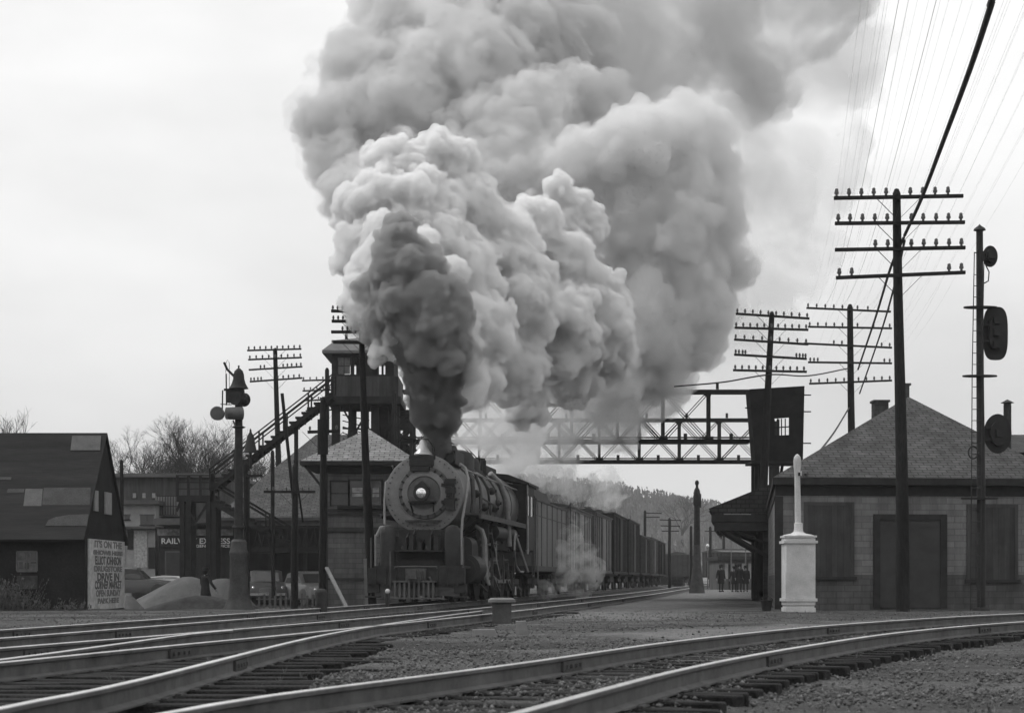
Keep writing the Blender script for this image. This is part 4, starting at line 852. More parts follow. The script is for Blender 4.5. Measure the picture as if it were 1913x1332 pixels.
tpole('f', 'telegraph pole half hidden behind the head of the stairway', 108, (611, 692), (612, 1050), 8, 11,
      [(565, 712, 655, 709, R_(568, 652, 8)), (566, 731, 656, 728, R_(569, 652, 8)), (570, 749, 656, 746, R_(573, 652, 8)), (572, 768, 654, 765, R_(575, 650, 6))], .9)
tpole('a', 'telegraph pole in front of the watch house with its arms fading into smoke', 58, (674, 588), (694, 1124), 9, 20,
      [(620, 583, 725, 585, R_(623, 722, 12)), (621, 602, 726, 603, R_(624, 722, 12)), (620, 622, 726, 622, [641, 650, 658, 692, 702, 712]), (624, 641, 696, 642, [])], .72)
t = tpole('b', 'squat tarred pole at the left corner of the watch house with a propped board', 55, (604, 748), (603, 1128), 11, 15, [(576, 808, 636, 806, [580, 630])], .7)
b = MB(); q = W(603, 800, 55 - .3); b.cyl((q.x, q.y, GZ(850, 55)), (q.x, q.y, GZ(785, 55)), .16, n=14); b.build('transformer_box', POLE, t)
t = tpole('d', 'short pole with one crossarm and a slanting strut beside the stairway', 72, (551, 872), (550, 1125), 10, 13, [(494, 919, 590, 919, [500, 512, 536, 566, 578])], .8)
b = MB(); b.beam(W(527, 735, 72.4), W(550, 950, 72.3), .12); b.beam(W(550, 860, 72.3), W(566, 975, 72.5), .07); b.build('strut', POLE, t)
tpole('e', 'slim pole with one short arm just right of the round bell post', 66, (459, 868), (461, 1125), 9, 10, [(459, 889, 491, 889, [466, 474, 482])], .7)
tpole('s', 'thin bare pole between the black shed and the store block', 78, (227, 863), (229, 1128), 7, 8, [], .7)
tpole('x', 'slim post with no arms beside the telegraph pole left of the watch house', 84, (509, 845), (511, 1075), 7, 8, [], .7)
for (px, yt, Z, arms) in ((1205, 956, 170, [(1203, 958, 1236, 959, []), (1206, 966, 1232, 966, [])]), (1251, 970, 165, [(1232, 971, 1272, 972, []), (1234, 982, 1270, 983, []), (1236, 992, 1268, 992, [])]), (1291, 985, 150, []), (1327, 986, 190, [(1316, 992, 1338, 992, [])]), (1352, 1000, 210, [])):
    tpole('far', {1205: 'distant pole with short arms above the low end box cars', 1251: 'distant pole with three arms before the wooded hill', 1291: 'distant bare pole just left of the slender bell post', 1327: 'distant pole with one arm just right of the slender bell post', 1352: 'farthest thin pole above the platform people'}[px], Z, (px, yt), (px, 1098), 5, 6, arms, 1, 'distant poles', 'pole', brace=False)

# wires of the near pole line
WIRE = mat('line_wire', .08, .6, .2, 5); CABLE = mat('lead_cable', .03, .6, .4, 3, fine=.3)
big = PINS['big']; hp = PINS['h']
for i, (n_, p) in enumerate(big):
    row = [q for k, q in hp if k == n_] or [hp[0][1]]
    u = (p.x - GX(1555, 50)) / (GX(1797, 50) - GX(1555, 50)); q = min(row, key=lambda w_: abs((w_.x - GX(1505, 88)) / (GX(1664, 88) - GX(1505, 88)) - u))
    near = p + Vector((-.153 * 40, -40, .0)); top = Vector((0, 0, .15)); pts = []
    for a_, c_, m_ in ((near, p, 9), (p, q, 9)):
        for k in range(m_):
            t_ = k / (m_ - 1); w_ = a_.lerp(c_, t_) + top; w_.z -= .5 * 4 * t_ * (1 - t_) * (.5 if c_ is p else 1); pts.append(w_)
    b = MB(); b.tube(pts, .0045 if i in (2, 4) else .0014, 4); o = b.build('line_wire', WIRE)
    k_ = sum(1 for a_ in big[:i] if a_[0] == n_); tag(o, 'thin wire over the %s crossarm of the near pole, %s insulator from the left' % (['top', 'second', 'third', 'lowest'][n_], 'first second third fourth fifth sixth seventh eighth ninth tenth'.split()[k_]), 'wire', 'thin wires along the near pole line')
def cable(name, lab, P3, r, sag=0):
    P3 = [W(*p) for p in P3]; pts = catmull_n(P3, 10); b = MB(); b.tube(pts, r, 8); return tag(b.build(name, CABLE), lab, 'cable', 'dark cables')
def catmull_n(P, n):
    P = [2 * P[0] - P[1]] + P + [2 * P[-1] - P[-2]]; out = []
    for i in range(1, len(P) - 2):
        a, b_, c, d = P[i - 1:i + 3]
        for k in range(n): t = k / n; out.append(.5 * ((2 * b_) + (c - a) * t + (2 * a - 5 * b_ + 4 * c - d) * t * t + (3 * b_ - a - 3 * c + d) * t ** 3))
    out.append(P[-2]); return out
cable('cable', 'thick dark cable sweeping down from the top right corner to the near pole', [(744, 4056, -8), (2401, -1639, 8), (1868, -45, 21), (1850, 15, 22.5), (1812, 130, 26.5), (1763, 262, 33), (1722, 370, 42), (1690, 440, 49.4)], .044)
cable('cable', 'left one of two cables dropping from the near pole to the pole behind it', [(1688, 445, 49.5), (1664, 500, 56), (1636, 592, 70), (1603, 690, 87.5)], .042)
cable('cable', 'right one of two cables dropping from the near pole to the pole behind it', [(1690, 450, 49.5), (1672, 530, 57), (1646, 620, 72), (1606, 735, 87.5)], .034)
cable('cable', 'cable running from the far pole down onto the left slope of the station roof', [(1586, 762, 87.5), (1560, 805, 75), (1528, 848, 62), (1504, 886, 51.6)], .036)
cable('cable', 'sagging cable strung between the two right-hand poles behind the near one', [(1260, 722, 72), (1350, 714, 73.5), (1438, 700, 74.6), (1510, 702, 80), (1586, 688, 87.5)], .03)

# ---------------------------------------------------------------- block signal mast on the right
ZS = 50.5; mb = W(1833, 1140, ZS); mb.z = 0
sg = thing('signal_mast', 'tall railway signal mast with three dark target heads and a thin ladder', 'signal', mb)
MET = mat('signal_paint', .02, .6, .35, 4, spec=.2)
b = MB(); b.tube([(mb.x, ZS, -.1), (mb.x, ZS, GZ(930, ZS)), (mb.x - .03, ZS, GZ(700, ZS)), (GX(1830, ZS), ZS, GZ(432, ZS))], [.125, .12, .105, .095], 14); b.lathe([(.1, 0), (.17, .02), (.15, .07), (.04, .15), (0, .2)], (GX(1830, ZS), ZS, GZ(432, ZS)), 'Z', 14); b.lathe([(.26, 0), (.24, .08), (.14, .12)], (mb.x, ZS, 0), 'Z', 14); b.build('mast', MET, sg)
def head(cx, cy, rx, ry, hood, lab):
    c = W(cx, cy, ZS + .12); rx *= ZS / FPX; ry *= ZS / FPX; b = MB(); V = []; n = 40
    def oval(y, k):
        out = []
        for i in range(n):
            a = 2 * math.pi * i / n; e = .62 if ry > rx * 1.6 else 1.0
            x = math.copysign(abs(math.cos(a)) ** e, math.cos(a)); z = math.copysign(abs(math.sin(a)) ** (e if ry > rx * 1.6 else 1), math.sin(a)); out.append((c.x + x * rx * k, y, c.z + z * ry * k))
        return out
    b.prism(oval(c.y, 1.0), (0, .03, 0)); b.prism(oval(c.y - .16, .62), (0, .155, 0)); h = b.build('signal_head', MET, sg, label=lab)
    m_ = MB()
    for k in ((-.45, .0, .45) if ry > rx * 1.6 else (0,)): m_.cyl((c.x, c.y + .03, c.z + k * ry), (c.x, c.y + .45, c.z + k * ry), .13 if ry > .5 else .1, n=14, caps=False); m_.box((c.x - .02, c.y - .2, c.z + k * ry), (.16, .08, .2))
    m_.build('visor', MET, h)
    m_ = MB(); m_.beam((GX(1831, ZS), ZS, c.z + ry * .3), (c.x, c.y - .1, c.z + ry * .3), .06); m_.beam((GX(1831, ZS), ZS, c.z - ry * .3), (c.x, c.y - .1, c.z - ry * .3), .06); m_.build('bracket', MET, h)
head(1850, 479, 14, 20, 0, 'small round top signal head'); head(1860, 623, 23, 50, 0, 'large oval middle signal head'); head(1864, 810, 26, 37, 0, 'round lower signal head')
for (x0, x1, y, n_) in ((1799, 1862, 575, 'hood_platform'), (1797, 1862, 703, 'platform'), (1794, 1864, 931, 'platform')):
    b = MB(); a, c = W(x0, y, ZS), W(x1, y, ZS); b.lathe([(0, -.03), (abs(c.x - a.x) / 2, -.02), (abs(c.x - a.x) / 2, .02), (0, .03)], ((a.x + c.x) / 2, ZS - .05, a.z), 'Z', 24, sy=.45); b.build(n_, MET, sg)
b = MB(); la = [(GX(1816, ZS), ZS - .25, GZ(475, ZS)), (GX(1811, ZS), ZS - .3, GZ(700, ZS)), (GX(1809, ZS), ZS - .35, GZ(930, ZS)), (GX(1806, ZS), ZS - .4, 0)]
lb_ = [(p[0] + .27, p[1] + .0, p[2]) for p in la]; b.tube(la, .014, 5); b.tube(lb_, .014, 5)
for k in range(30):
    z = .3 + k * .31
    if z > GZ(475, ZS): break
    f_ = z / GZ(475, ZS); x = GX(1806, ZS) + (GX(1816, ZS) - GX(1806, ZS)) * f_; y = ZS - .4 + .15 * f_; b.cyl((x, y, z), (x + .27, y, z), .011, n=5)
b.beam((la[0][0], la[0][1], la[0][2]), (GX(1831, ZS), ZS, la[0][2] + .02), .025); b.build('ladder', MET, sg)
b = MB(); c = W(1818, 845, ZS - .2); b.beam((c.x + .13, c.y, c.z), (GX(1830, ZS), ZS, c.z), .025); b.tube([(c.x + .13 * math.cos(a) , c.y, c.z + .17 * math.sin(a)) for a in np.linspace(.6, 5.6, 16)], .022, 6); b.build('cable_loop', MET, sg); b = MB(); c = W(1841, 515, ZS); b.tube([(c.x - .02, ZS, c.z + .35), (c.x + .1, ZS, c.z + .1), (c.x + .08, ZS, c.z - .15), (c.x - .1, ZS, c.z - .25)], .018, 6); b.build('cable_loop', MET, sg)

# ---------------------------------------------------------------- signal bridges over the tracks
SBM = mat('bridge_steel', .025, .7, .35, 2)
def sbridge(lab, Z, x0, x1, yt, yb, node0, sp_, depth, legs, dotted=False):
    t = thing('signal_bridge', lab, 'signal bridge', (GX((x0 + x1) / 2, Z), Z, 0), 0, 'steel signal bridges'); zt, zb = GZ(yt, Z), GZ(yb, Z)
    for d in (0, depth):
        y = Z + d
        bv = MB(); bv.b2((GX(x0, Z), y - .06, zt - .075), (GX(x1, Z), y + .06, zt + .075)); bv.b2((GX(x0, Z), y - .06, zb - .09), (GX(x1, Z), y + .06, zb + .09)); bd = bv
        nd = [node0 + k * sp_ for k in range(-20, 20) if x0 - 1 <= node0 + k * sp_ <= x1 + 1]
        for k, p in enumerate(nd):
            x = GX(p, Z); bv.b2((x - .055, y - .055, zb), (x + .055, y + .055, zt)); bd.box((x, y - .07, zb + .08), (.36, .02, .26)); bd.box((x, y - .07, zt - .05), (.3, .02, .2))
            if k + 1 < len(nd):
                x2 = GX(nd[k + 1], Z)
                for o_ in (-.07, .07): bd.beam((x + o_, y - .03, zb), (x2 + o_, y - .03, zt), .05, .03); bd.beam((x + o_, y + .03, zt), (x2 + o_, y + .03, zb), .05, .03)
        bv.build('truss', SBM, t)
    b = MB()
    for k, p in enumerate(nd):
        x = GX(p, Z)
        for z in (zt, zb): b.b2((x - .05, Z + .061, z - .05), (x + .05, Z + depth - .061, z + .05))
        if k % 1 == 0: b.b2((x + .9, Z - .05, zb + .092), (x + 1.05, Z + .05, zb + .34)); b.b2((x + .3, Z - .05, zt + .092), (x + .42, Z + .05, zt + .34))
    b.build('cross_struts', SBM, t)
    b = MB(); b.b2((GX(x0, Z), Z - .45, zb + .12), (GX(x1, Z), Z - .08, zb + .16)); b.b2((GX(x0, Z), Z - .45, zb + .98), (GX(x1, Z), Z - .41, zb + 1.02)) if dotted else None; b.build('catwalk', SBM, t)
    for (p, w, zt2) in legs:
        x = GX(p, Z); b = MB()
        for dx in (-w / 2, w / 2):
            for d in (-.2, depth + .2): b.b2((x + dx - .07, Z + d - .07, -.45), (x + dx + .07, Z + d + .07, zt))
        h = -.3
        while h < zt - .9:
            for d in (-.2, depth + .2):
                b.beam((x - w / 2, Z + d, h), (x + w / 2, Z + d, h + w * .9), .05); b.beam((x + w / 2, Z + d, h), (x - w / 2, Z + d, h + w * .9), .05); b.beam((x - w / 2, Z + d, h), (x + w / 2, Z + d, h), .05)
            h += w * .9
        b.build('lattice_leg', SBM, t)
    return t
sbridge('nearer steel signal bridge crossing above the train, ending at the dark signal cabin', 81, 752, 1402, 731, 824, 1325, 85.5, .7, [(752, .8, 0), (1416, .22, 0)])
sbridge('farther, lower-looking steel signal bridge seen through the nearer one', 95.5, 740, 1425, 784, 862, 1345, 75, .7, [(740, .9, 0), (1448, .25, 0)], True)
# signal cabin on the right end
Zc2 = 79.5; cb_ = thing('signal_cabin', 'dark boarded box cabin hung at the right end of the signal bridge', 'cabin', (GX(1455, Zc2), Zc2 + .8, GZ(860, Zc2)))
CABM = mat('cabin_boards', .015, .85, .4, 2)
b = MB(); f0 = [(1400, 727), (1503, 721), (1500, 862), (1411, 861)]
def quad_wall(b, pts, Z, th, hole=None):
    P_ = [W(x, y, Z) for x, y in pts]; 
    if hole is None: b.prism(P_, (0, th, 0)); return
    H_q = [W(x, y, Z) for x, y in hole]
    for i in range(4): b.prism([P_[i], P_[(i + 1) % 4], H_q[(i + 1) % 4], H_q[i]], (0, th, 0))
quad_wall(b, f0, Zc2, .06, [(1447, 782), (1474, 780), (1474, 814), (1447, 816)]); 
quad_wall(b, f0, Zc2 + 1.4, .06, [(1442, 778), (1479, 776), (1479, 812), (1442, 814)]); cw = b.build('wall', CABM, cb_)
b = MB(); 
for i in (0, 1, 2, 3):
    p, q = W(*f0[i], Zc2 + .07), W(*f0[(i + 1) % 4], Zc2 + .07); b.prism([p, q, q + (W(*f0[(i + 3) % 4], Zc2) - p).normalized() * .05, p + (W(*f0[(i + 3) % 4], Zc2) - p).normalized() * .05], (0, 1.32, 0))
b.build('side_wall', CABM, cb_)
b = MB(); 
for x in (1453, 1460, 1467): b.beam(W(x, 782, Zc2 + .03), W(x, 815, Zc2 + .03), .045)
b.beam(W(1446, 799, Zc2 + .03), W(1475, 797, Zc2 + .03), .05); b.build('window_bars', CABM, cb_)
b = MB()
for y in (738, 769, 828): b.beam(W(1500, y, Zc2 + .6), W(1515, y, Zc2 + .6), .05)
b.beam(W(1392, 762, Zc2 + .6), W(1402, 762, Zc2 + .6), .05); b.b2((GX(1402, Zc2), Zc2 - .35, GZ(866, Zc2)), (GX(1504, Zc2), Zc2 + 1.8, GZ(862.5, Zc2))); b.build('brackets', SBM, cb_)
b = MB(); b.beam(W(1420, 866, Zc2 + .9), W(1417, 1118, Zc2 + .9), .16); b.beam(W(1462, 866, Zc2 + .9), W(1452, 930, Zc2 + .9), .12); b.build('post', SBM, cb_)
bn = cb_  # cabin rests on its own post

# ---------------------------------------------------------------- watch tower with its stairway
Zt = 90; tw_ = thing('watch_tower', 'tall wooden watch tower cab with hipped roof rising behind the watch house', 'tower', (GX(665, Zt), Zt + 1.6, -.3))
TP = mat('tower_paint', .065, .8, .3, 1.5, (1, 1, .4), kind='vboard'); TPD = mat('tower_dark', .03, .85, .4, 2); TRF = mat('tower_roof', .17, .85, .2, 1, fine=.1)
def tb(b, px0, py0, px1, py1, y0=0, y1=.1): return b.b2((GX(px0, Zt), Zt + y0, GZ(py1, Zt)), (GX(px1, Zt), Zt + y1, GZ(py0, Zt)))
b = MB(); tb(b, 619, 704, 745, 742, -.3, 3.6); sk = uv_flat(b.build('skirt_wall', TP, tw_))
b = MB()
wins = [(631, 668, 655, 700), (662, 668, 676, 700), (697, 668, 704, 700), (708, 668, 720, 700)]
xs_ = [620, 631, 655, 662, 676, 697, 704, 708, 720, 736]
for y0_, y1_ in ((-.1, .02), (3.2, 3.32)):
    for k in range(0, len(xs_) - 1, 2): tb(b, xs_[k], 668, xs_[k + 1], 700, y0_, y1_)
    tb(b, 620, 661, 736, 668, y0_, y1_); tb(b, 620, 700, 736, 704, y0_, y1_)
b.b2((GX(620, Zt), Zt + .021, GZ(704, Zt)), (GX(622.5, Zt), Zt + 1.0, GZ(661, Zt))); b.b2((GX(620, Zt), Zt + 2.2, GZ(704, Zt)), (GX(622.5, Zt), Zt + 3.199, GZ(661, Zt))); b.b2((GX(733, Zt), Zt + .021, GZ(704, Zt)), (GX(736, Zt), Zt + 3.199, GZ(661, Zt))); b.build('cab_wall', TPD, tw_)
for (x0, y0_, x1, y1_) in wins:
    b = MB(); 
    for yy in (-.06,): tb(b, (x0 + x1) / 2 - .6, y0_, (x0 + x1) / 2 + .6, y1_, yy, yy + .03); tb(b, x0, (y0_ + y1_) / 2 - .5, x1, (y0_ + y1_) / 2 + .5, yy - .012, yy - .002)
    b.build('window_bars', TPD, tw_)
b = MB(); tb(b, 632, 669, 654, 699, -.04, -.02); b.build('pane', mat('tower_pane', .16, .4, .4, 4), tw_)
b = MB(); er = GZ(657, Zt); mr_ = GZ(636, Zt); pk = Vector((GX(668, Zt + 1.6), Zt + 1.6, GZ(624, Zt + 1.6)))
A4 = [Vector((GX(604, Zt), Zt - .6, er)), Vector((GX(750, Zt), Zt - .6, er)), Vector((GX(750, Zt), Zt + 3.8, er)), Vector((GX(604, Zt), Zt + 3.8, er))]
B4 = [Vector((GX(622, Zt), Zt + .4, mr_)), Vector((GX(734, Zt), Zt + .4, mr_)), Vector((GX(734, Zt), Zt + 2.8, mr_)), Vector((GX(622, Zt), Zt + 2.8, mr_))]
b.add(A4 + B4, [(0, 1, 5, 4), (1, 2, 6, 5), (2, 3, 7, 6), (3, 0, 4, 7)]); b.b2((A4[0].x, A4[0].y, er - .14), (A4[2].x, A4[2].y, er - .003)); rf2 = b.build('roof', TRF, tw_)
b = MB(); C4 = [v + Vector((0, 0, .12)) for v in B4]; pk = Vector((GX(676, Zt), Zt + 1.6, GZ(622, Zt))); b.add([v + Vector((0, 0, .06)) for v in B4] + [pk], [(0, 1, 4), (1, 2, 4), (2, 3, 4), (3, 0, 4)]); b.b2((B4[0].x - .1, B4[0].y - .1, mr_ - .05), (B4[2].x + .1, B4[2].y + .1, mr_ + .055)); b.build('lantern_roof', TRF, rf2)
b = MB(); b.cyl((GX(644, Zt), Zt + .9, GZ(640, Zt)), (GX(644, Zt), Zt + .9, GZ(618, Zt)), .075, n=10); b.lathe([(.08, 0), (.2, .02), (.02, .12)], (GX(644, Zt), Zt + .9, GZ(617, Zt)), 'Z', 12); b.build('stove_pipe', IRON, rf2)
b = MB(); tb(b, 612, 742, 750, 756, -.5, 3.8); b.build('deck', TPD, tw_)
b = MB(); fz = -.4
for (px, d) in ((627, 0), (648, 3), (700, .2), (716, 3), (738, .3), (672, 3)): b.b2((GX(px, Zt) - .2, Zt + d, fz), (GX(px, Zt) + .2, Zt + d + .35, GZ(757, Zt)))
b.b2((GX(704, Zt), Zt + .6, fz), (GX(724, Zt), Zt + 1.2, GZ(757, Zt)))
b.build('posts', TPD, tw_)
b = MB()
for (p, q) in (((640, 762), (690, 850)), ((690, 762), (640, 850)), ((655, 757), (648, 860)), ((672, 757), (700, 830)), ((700, 770), (735, 860)), ((738, 770), (700, 860)), ((640, 800), (735, 804)), ((684, 850), (735, 790))): b.beam(W(*p, Zt + .5), W(*q, Zt + .5), .09)
b.build('braces', TPD, tw_); b = MB()
for k in range(9): b.beam(W(640, 775 + k * 11, Zt + 2), W(690, 785 + k * 14, Zt + 2), .05)
b.build('braces', TPD, tw_)
# dark framework beside the tower
ls = thing('timber_trestle', 'dark cluttered timber trestle between the tower and the smoking stack', 'trestle', (GX(750, 93), 93, -.4))
b = MB()
rg2 = random.Random(5)
for px in (728, 742, 757, 772): b.beam(W(px, 768 + abs(px - 735) * .5, 93), W(px + 2, 1000, 93), .24)
for k in range(6): b.beam(W(722, 772 + k * 22, 93), W(776, 774 + k * 22, 93), .16)
for k in range(9): b.beam(W(rg2.uniform(722, 745), rg2.uniform(765, 880), 93.2), W(rg2.uniform(755, 778), rg2.uniform(775, 890), 93.2), .13)
b.build('framework', TPD, ls)
b = MB(); b.b2((GX(716, 93), 93.4, GZ(800, 93)), (GX(774, 93), 94.5, GZ(764, 93))); b.b2((GX(722, 93), 93.4, GZ(900, 93)), (GX(778, 93), 94.5, GZ(838, 93))); b.b2((GX(720, 93), 93.5, GZ(840, 93)), (GX(744, 93), 94.4, GZ(780, 93))); b.build('coal_pocket', TPD, ls)

Zst = 84; stw = thing('stairway', 'long wooden stairway climbing right to the watch tower from a railed deck', 'stairway', (GX(480, Zst), Zst, -.4))
STM = mat('stair_timber', .022, .85, .4, 3)
def ladderrun(x0, y0, x1, y1, n, par, wdt=1.3):
    b = MB()
    for d in (0, wdt):
        b.beam(W(x0, y0, Zst) + Vector((0, d, 0)), W(x1, y1, Zst) + Vector((0, d, 0)), .07, .2); 
    o = b.build('stringer', STM, par); b = MB()
    for k in range(n):
        t_ = (k + .5) / n; p = W(x0 + (x1 - x0) * t_, y0 + (y1 - y0) * t_, Zst); b.b2((p.x - .18, p.y - .02, p.z + .12), (p.x + .18, p.y + wdt + .02, p.z + .22)); b.b2((p.x - .03 + (.15 if x1 > x0 else -.15), p.y, p.z - .05), (p.x + .03 + (.15 if x1 > x0 else -.15), p.y + wdt, p.z + .12))
    b.build('treads', STM, par); b = MB()
    for d in (0, wdt):
        for h in (.98, .8): b.beam(W(x0, y0, Zst) + Vector((0, d, h)), W(x1, y1, Zst) + Vector((0, d, h)), .05, .055)
        for k in range(int(n / 4) + 1): t_ = k / int(n / 4); p = W(x0 + (x1 - x0) * t_, y0 + (y1 - y0) * t_, Zst) + Vector((0, d, 0)); b.beam(p, p + Vector((0, 0, 1.0)), .07)
    b.build('handrail', STM, par)
ladderrun(392, 916, 622, 738, 20, stw); ladderrun(400, 940, 545, 1026, 13, stw)
b = MB(); b.b2((GX(330, Zst), Zst, GZ(937, Zst)), (GX(402, Zst), Zst + 1.4, GZ(925, Zst))); b.build('deck', STM, stw); b = MB(); b.b2((GX(470, Zst), Zst, GZ(1032, Zst)), (GX(594, Zst), Zst + 1.4, GZ(1021, Zst))); b.build('deck', STM, stw)
b = MB()
for (p, y1_) in ((340, 1130), (352, 1130), (389, 1130), (399, 1130)):
    for d in (0, 1.3): b.b2((GX(p, Zst) - .11, Zst + d, -.4), (GX(p, Zst) + .11, Zst + d + .18, GZ(937, Zst)))
for (p, yt) in ((552, 795), (461, 868), (600, 752)): b.b2((GX(p, Zst) - .09, Zst + .2, -.4), (GX(p, Zst) + .09, Zst + .36, GZ(yt, Zst)))
b.build('posts', STM, stw)
b = MB()
for (p, q) in (((345, 940), (366, 975)), ((388, 940), (366, 975)), ((340, 1060), (350, 960)), ((340, 930), (330, 955)), ((345, 980), (392, 978))): b.beam(W(*p, Zst + .1), W(*q, Zst + .1), .1)
b.build('braces', STM, stw)
b = MB()
for x in (331, 352, 374, 397): b.b2((GX(x, Zst) - .06, Zst + .0, GZ(926, Zst)), (GX(x, Zst) + .06, Zst + .1, GZ(887, Zst)))
for y in (887, 900, 912): b.b2((GX(330, Zst), Zst - .01, GZ(y + 2, Zst)), (GX(399, Zst), Zst + .06, GZ(y, Zst)))
b.b2((GX(392, Zst), Zst, GZ(937, Zst)), (GX(401, Zst), Zst + .15, GZ(884, Zst)))
b.build('railing', STM, stw)
b = MB()
for k in range(9): x = 472 + k * 15; b.beam(W(x, 1022, Zst), W(x + 8, 985, Zst), .07); b.beam(W(x + 8, 985, Zst), W(x + 15, 1022, Zst), .07)
b.beam(W(470, 985, Zst), W(594, 985, Zst), .1); b.build('truss_rail', STM, stw)

# ---------------------------------------------------------------- bell posts
def bell_post(lab, px, Z, s, horn):
    """flared iron pedestal, post and bell; s = width scale"""
    x = GX(px, Z); t = thing('bell_post', lab, 'crossing bell', (x, Z, 0), 0, 'crossing bell posts')
    if horn:
        b = MB(); b.lathe([(.50, -.05), (.40, .12), (.31, .35), (.265, .7), (.25, 1.55), (.27, 1.6), (.27, 1.68), (.24, 1.72), (.23, 1.95), (.16, 2.03)], (x, Z, 0), 'Z', 28); b.build('pedestal', mat('pedestal_iron', .05, .7, .35, 3, fine=.15), t)
        b = MB(); b.cyl((x, Z, 2.0), (x, Z, GZ(738, Z)), .125, .105, n=18); b.lathe([(.17, 0), (.19, .05), (.17, .1)], (x, Z, 2.32), 'Z', 18); b.lathe([(.14, 0), (.2, .03), (.14, .06)], (x, Z, GZ(800, Z)), 'Z', 18); b.build('post', IRON, t)
        zb_ = GZ(726, Z); b = MB(); b.lathe([(.28, 0), (.26, .03), (.2, .14), (.165, .26), (.15, .40), (.12, .5), (.05, .57), (0, .58)], (x, Z, zb_), 'Z', 24); b.cyl((x, Z, zb_ + .57), (x, Z, zb_ + .66), .025); b.cyl((x, Z, zb_ - .15), (x, Z, zb_ + .05), .05); b.tube([(x - .13, Z, zb_ + .35), (x - .33, Z, zb_ + .55), (x - .42, Z, zb_ + .75)], .035, 8); b.build('bell', IRON, t)
        b = MB(); b.cyl((x - .08, Z - .2, GZ(745, Z)), (x + .12, Z + .3, GZ(745, Z)), .2, n=16); b.b2((x - .35, Z - .12, GZ(752, Z)), (x + .15, Z + .12, GZ(728, Z))); b.cyl((x + .12, Z, GZ(747, Z)), (x + .24, Z, GZ(747, Z)), .11, n=12); b.b2((x - .42, Z - .03, GZ(730, Z)), (x - .1, Z + .03, GZ(726, Z)));
        b.tube([(x - .46, Z, GZ(729, Z)), (x - .47, Z, GZ(765, Z))], .02, 6); b.tube([(x - .52, Z, GZ(755, Z)), (x - .2, Z, GZ(756, Z))], .014, 5); b.tube([(x - .35, Z, GZ(757, Z)), (x - .36, Z, GZ(698, Z))], .02, 6); b.tube([(x - .27, Z, GZ(757, Z)), (x - .27, Z, GZ(678, Z)), (x - .32, Z, GZ(672, Z)), (x - .37, Z, GZ(680, Z)), (x - .37, Z, GZ(697, Z))], .008, 5); b.build('mechanism', IRON, t)
        hz = GZ(773, Z); LG = mat('lamp_galvanised', .1, .5, .25, 4, metal=.2)
        b = MB(); b.cyl((x + .05, Z - .15, hz), (x - .55, Z - .15, hz - .02), .17, .15, n=20); b.lathe([(.0, .3), (.12, .28), (.19, .1), (.21, -.1), (.17, -.12)], (0, 0, 0), 'Y', 20); 
        b2_ = MB(); b2_.lathe([(0, .22), (.12, .2), (.18, .05), (.2, -.2), (.18, -.22), (.0, -.16)], (x - .52, Z - .42, hz - .04), 'Y', 22); lm = b2_.build('lamp', LG, t)
        b3 = MB(); b3.cyl((x - .52, Z - .645, hz - .05), (x - .52, Z - .6, hz - .05), .175, n=20); b3.build('lens', GLASS, lm)
        b4 = MB(); b4.cyl((x + .12, Z - .15, hz), (x - .3, Z - .35, hz - .02), .19, .17, n=20); b4.beam((x - .15, Z - .1, hz - .2), (x - .02, Z - .05, hz - .5), .04); b4.build('lamp_bracket', LG, t)
    else:
        b = MB(); b.lathe([(.62 * s, -.1), (.5 * s, .5), (.38 * s, 1.2), (.3 * s, 1.9), (.27 * s, 2.4), (.26 * s, 3.0)], (x, Z, 0), 'Z', 22); b.build('pedestal', mat('pedestal_iron_far', .06, .7, .35, 3), t)
        b = MB(); b.cyl((x, Z, 2.9), (x, Z, GZ(940, Z)), .25 * s, .2 * s, n=14); b.build('post', IRON, t)
        b = MB(); z0 = GZ(945, Z); b.lathe([(.2 * s, 0), (.27 * s, .1), (.25 * s, .8), (.2 * s, 1.0), (.1 * s, 1.15), (.1 * s, 1.3), (.16 * s, 1.4), (.12 * s, 1.55), (0, 1.62)], (x, Z, z0), 'Z', 16); b.cyl((x + .2 * s, Z, z0 - .1), (x + .2 * s, Z, z0 + .75), .12 * s, n=10); b.build('bell', IRON, t)
    return t
bell_post('large bell post on a flared iron pedestal with a side lamp beside the sand pile', 446, 52, 1, True)
bell_post('slender distant bell post on a cone base between the train and the platform', 1302, 113, .85, False)
t = thing('lamp_finial', 'dark bell-shaped lamp on the stairway rail behind the large bell post', 'lamp', W(468, 860, 83.6), 0)
b = MB(); c = W(468, 845, 83.6); b.lathe([(.33, 0), (.28, .1), (.2, .5), (.16, .75), (.06, .9), (.04, 1.05), (0, 1.1)], c, 'Z', 16); b.cyl((c.x, c.y, c.z - .75), c, .07); b.build('lamp_shade', IRON, t)

# ---------------------------------------------------------------- white call box with its slender post, bucket, stumps, props
Zw = 49; wb_ = thing('call_box', 'white concrete call box topped by a slender white post in front of the station', 'call box', (GX(1491.5, Zw), Zw, 0))
WC = mat('whitewashed_concrete', .47, .75, .22, 1.6, fine=.12, bscale=40, bump=.2); x = GX(1491.5, Zw); hw = .4
b = MB(); b.b2((x - hw, Zw - hw, .18), (x + hw, Zw + hw, GZ(1004, Zw))); o = b.build('body', WC, wb_); md = o.modifiers.new('b', 'BEVEL'); md.width = .03; md.segments = 2
b = MB()
b.b2((x - hw - .0, Zw - hw - .0, -.05), (x + hw + .0, Zw + hw + .0, .13)); b.b2((x - hw + .03, Zw - hw + .03, .13), (x + hw - .03, Zw + hw - .03, .18)); b.b2((x - hw - .04, Zw - hw - .04, .30), (x + hw + .04, Zw + hw + .04, .38)); b.build('plinth', WC, wb_).data.transform(Matrix.Identity(4))
b = MB(); zc = GZ(1004, Zw)
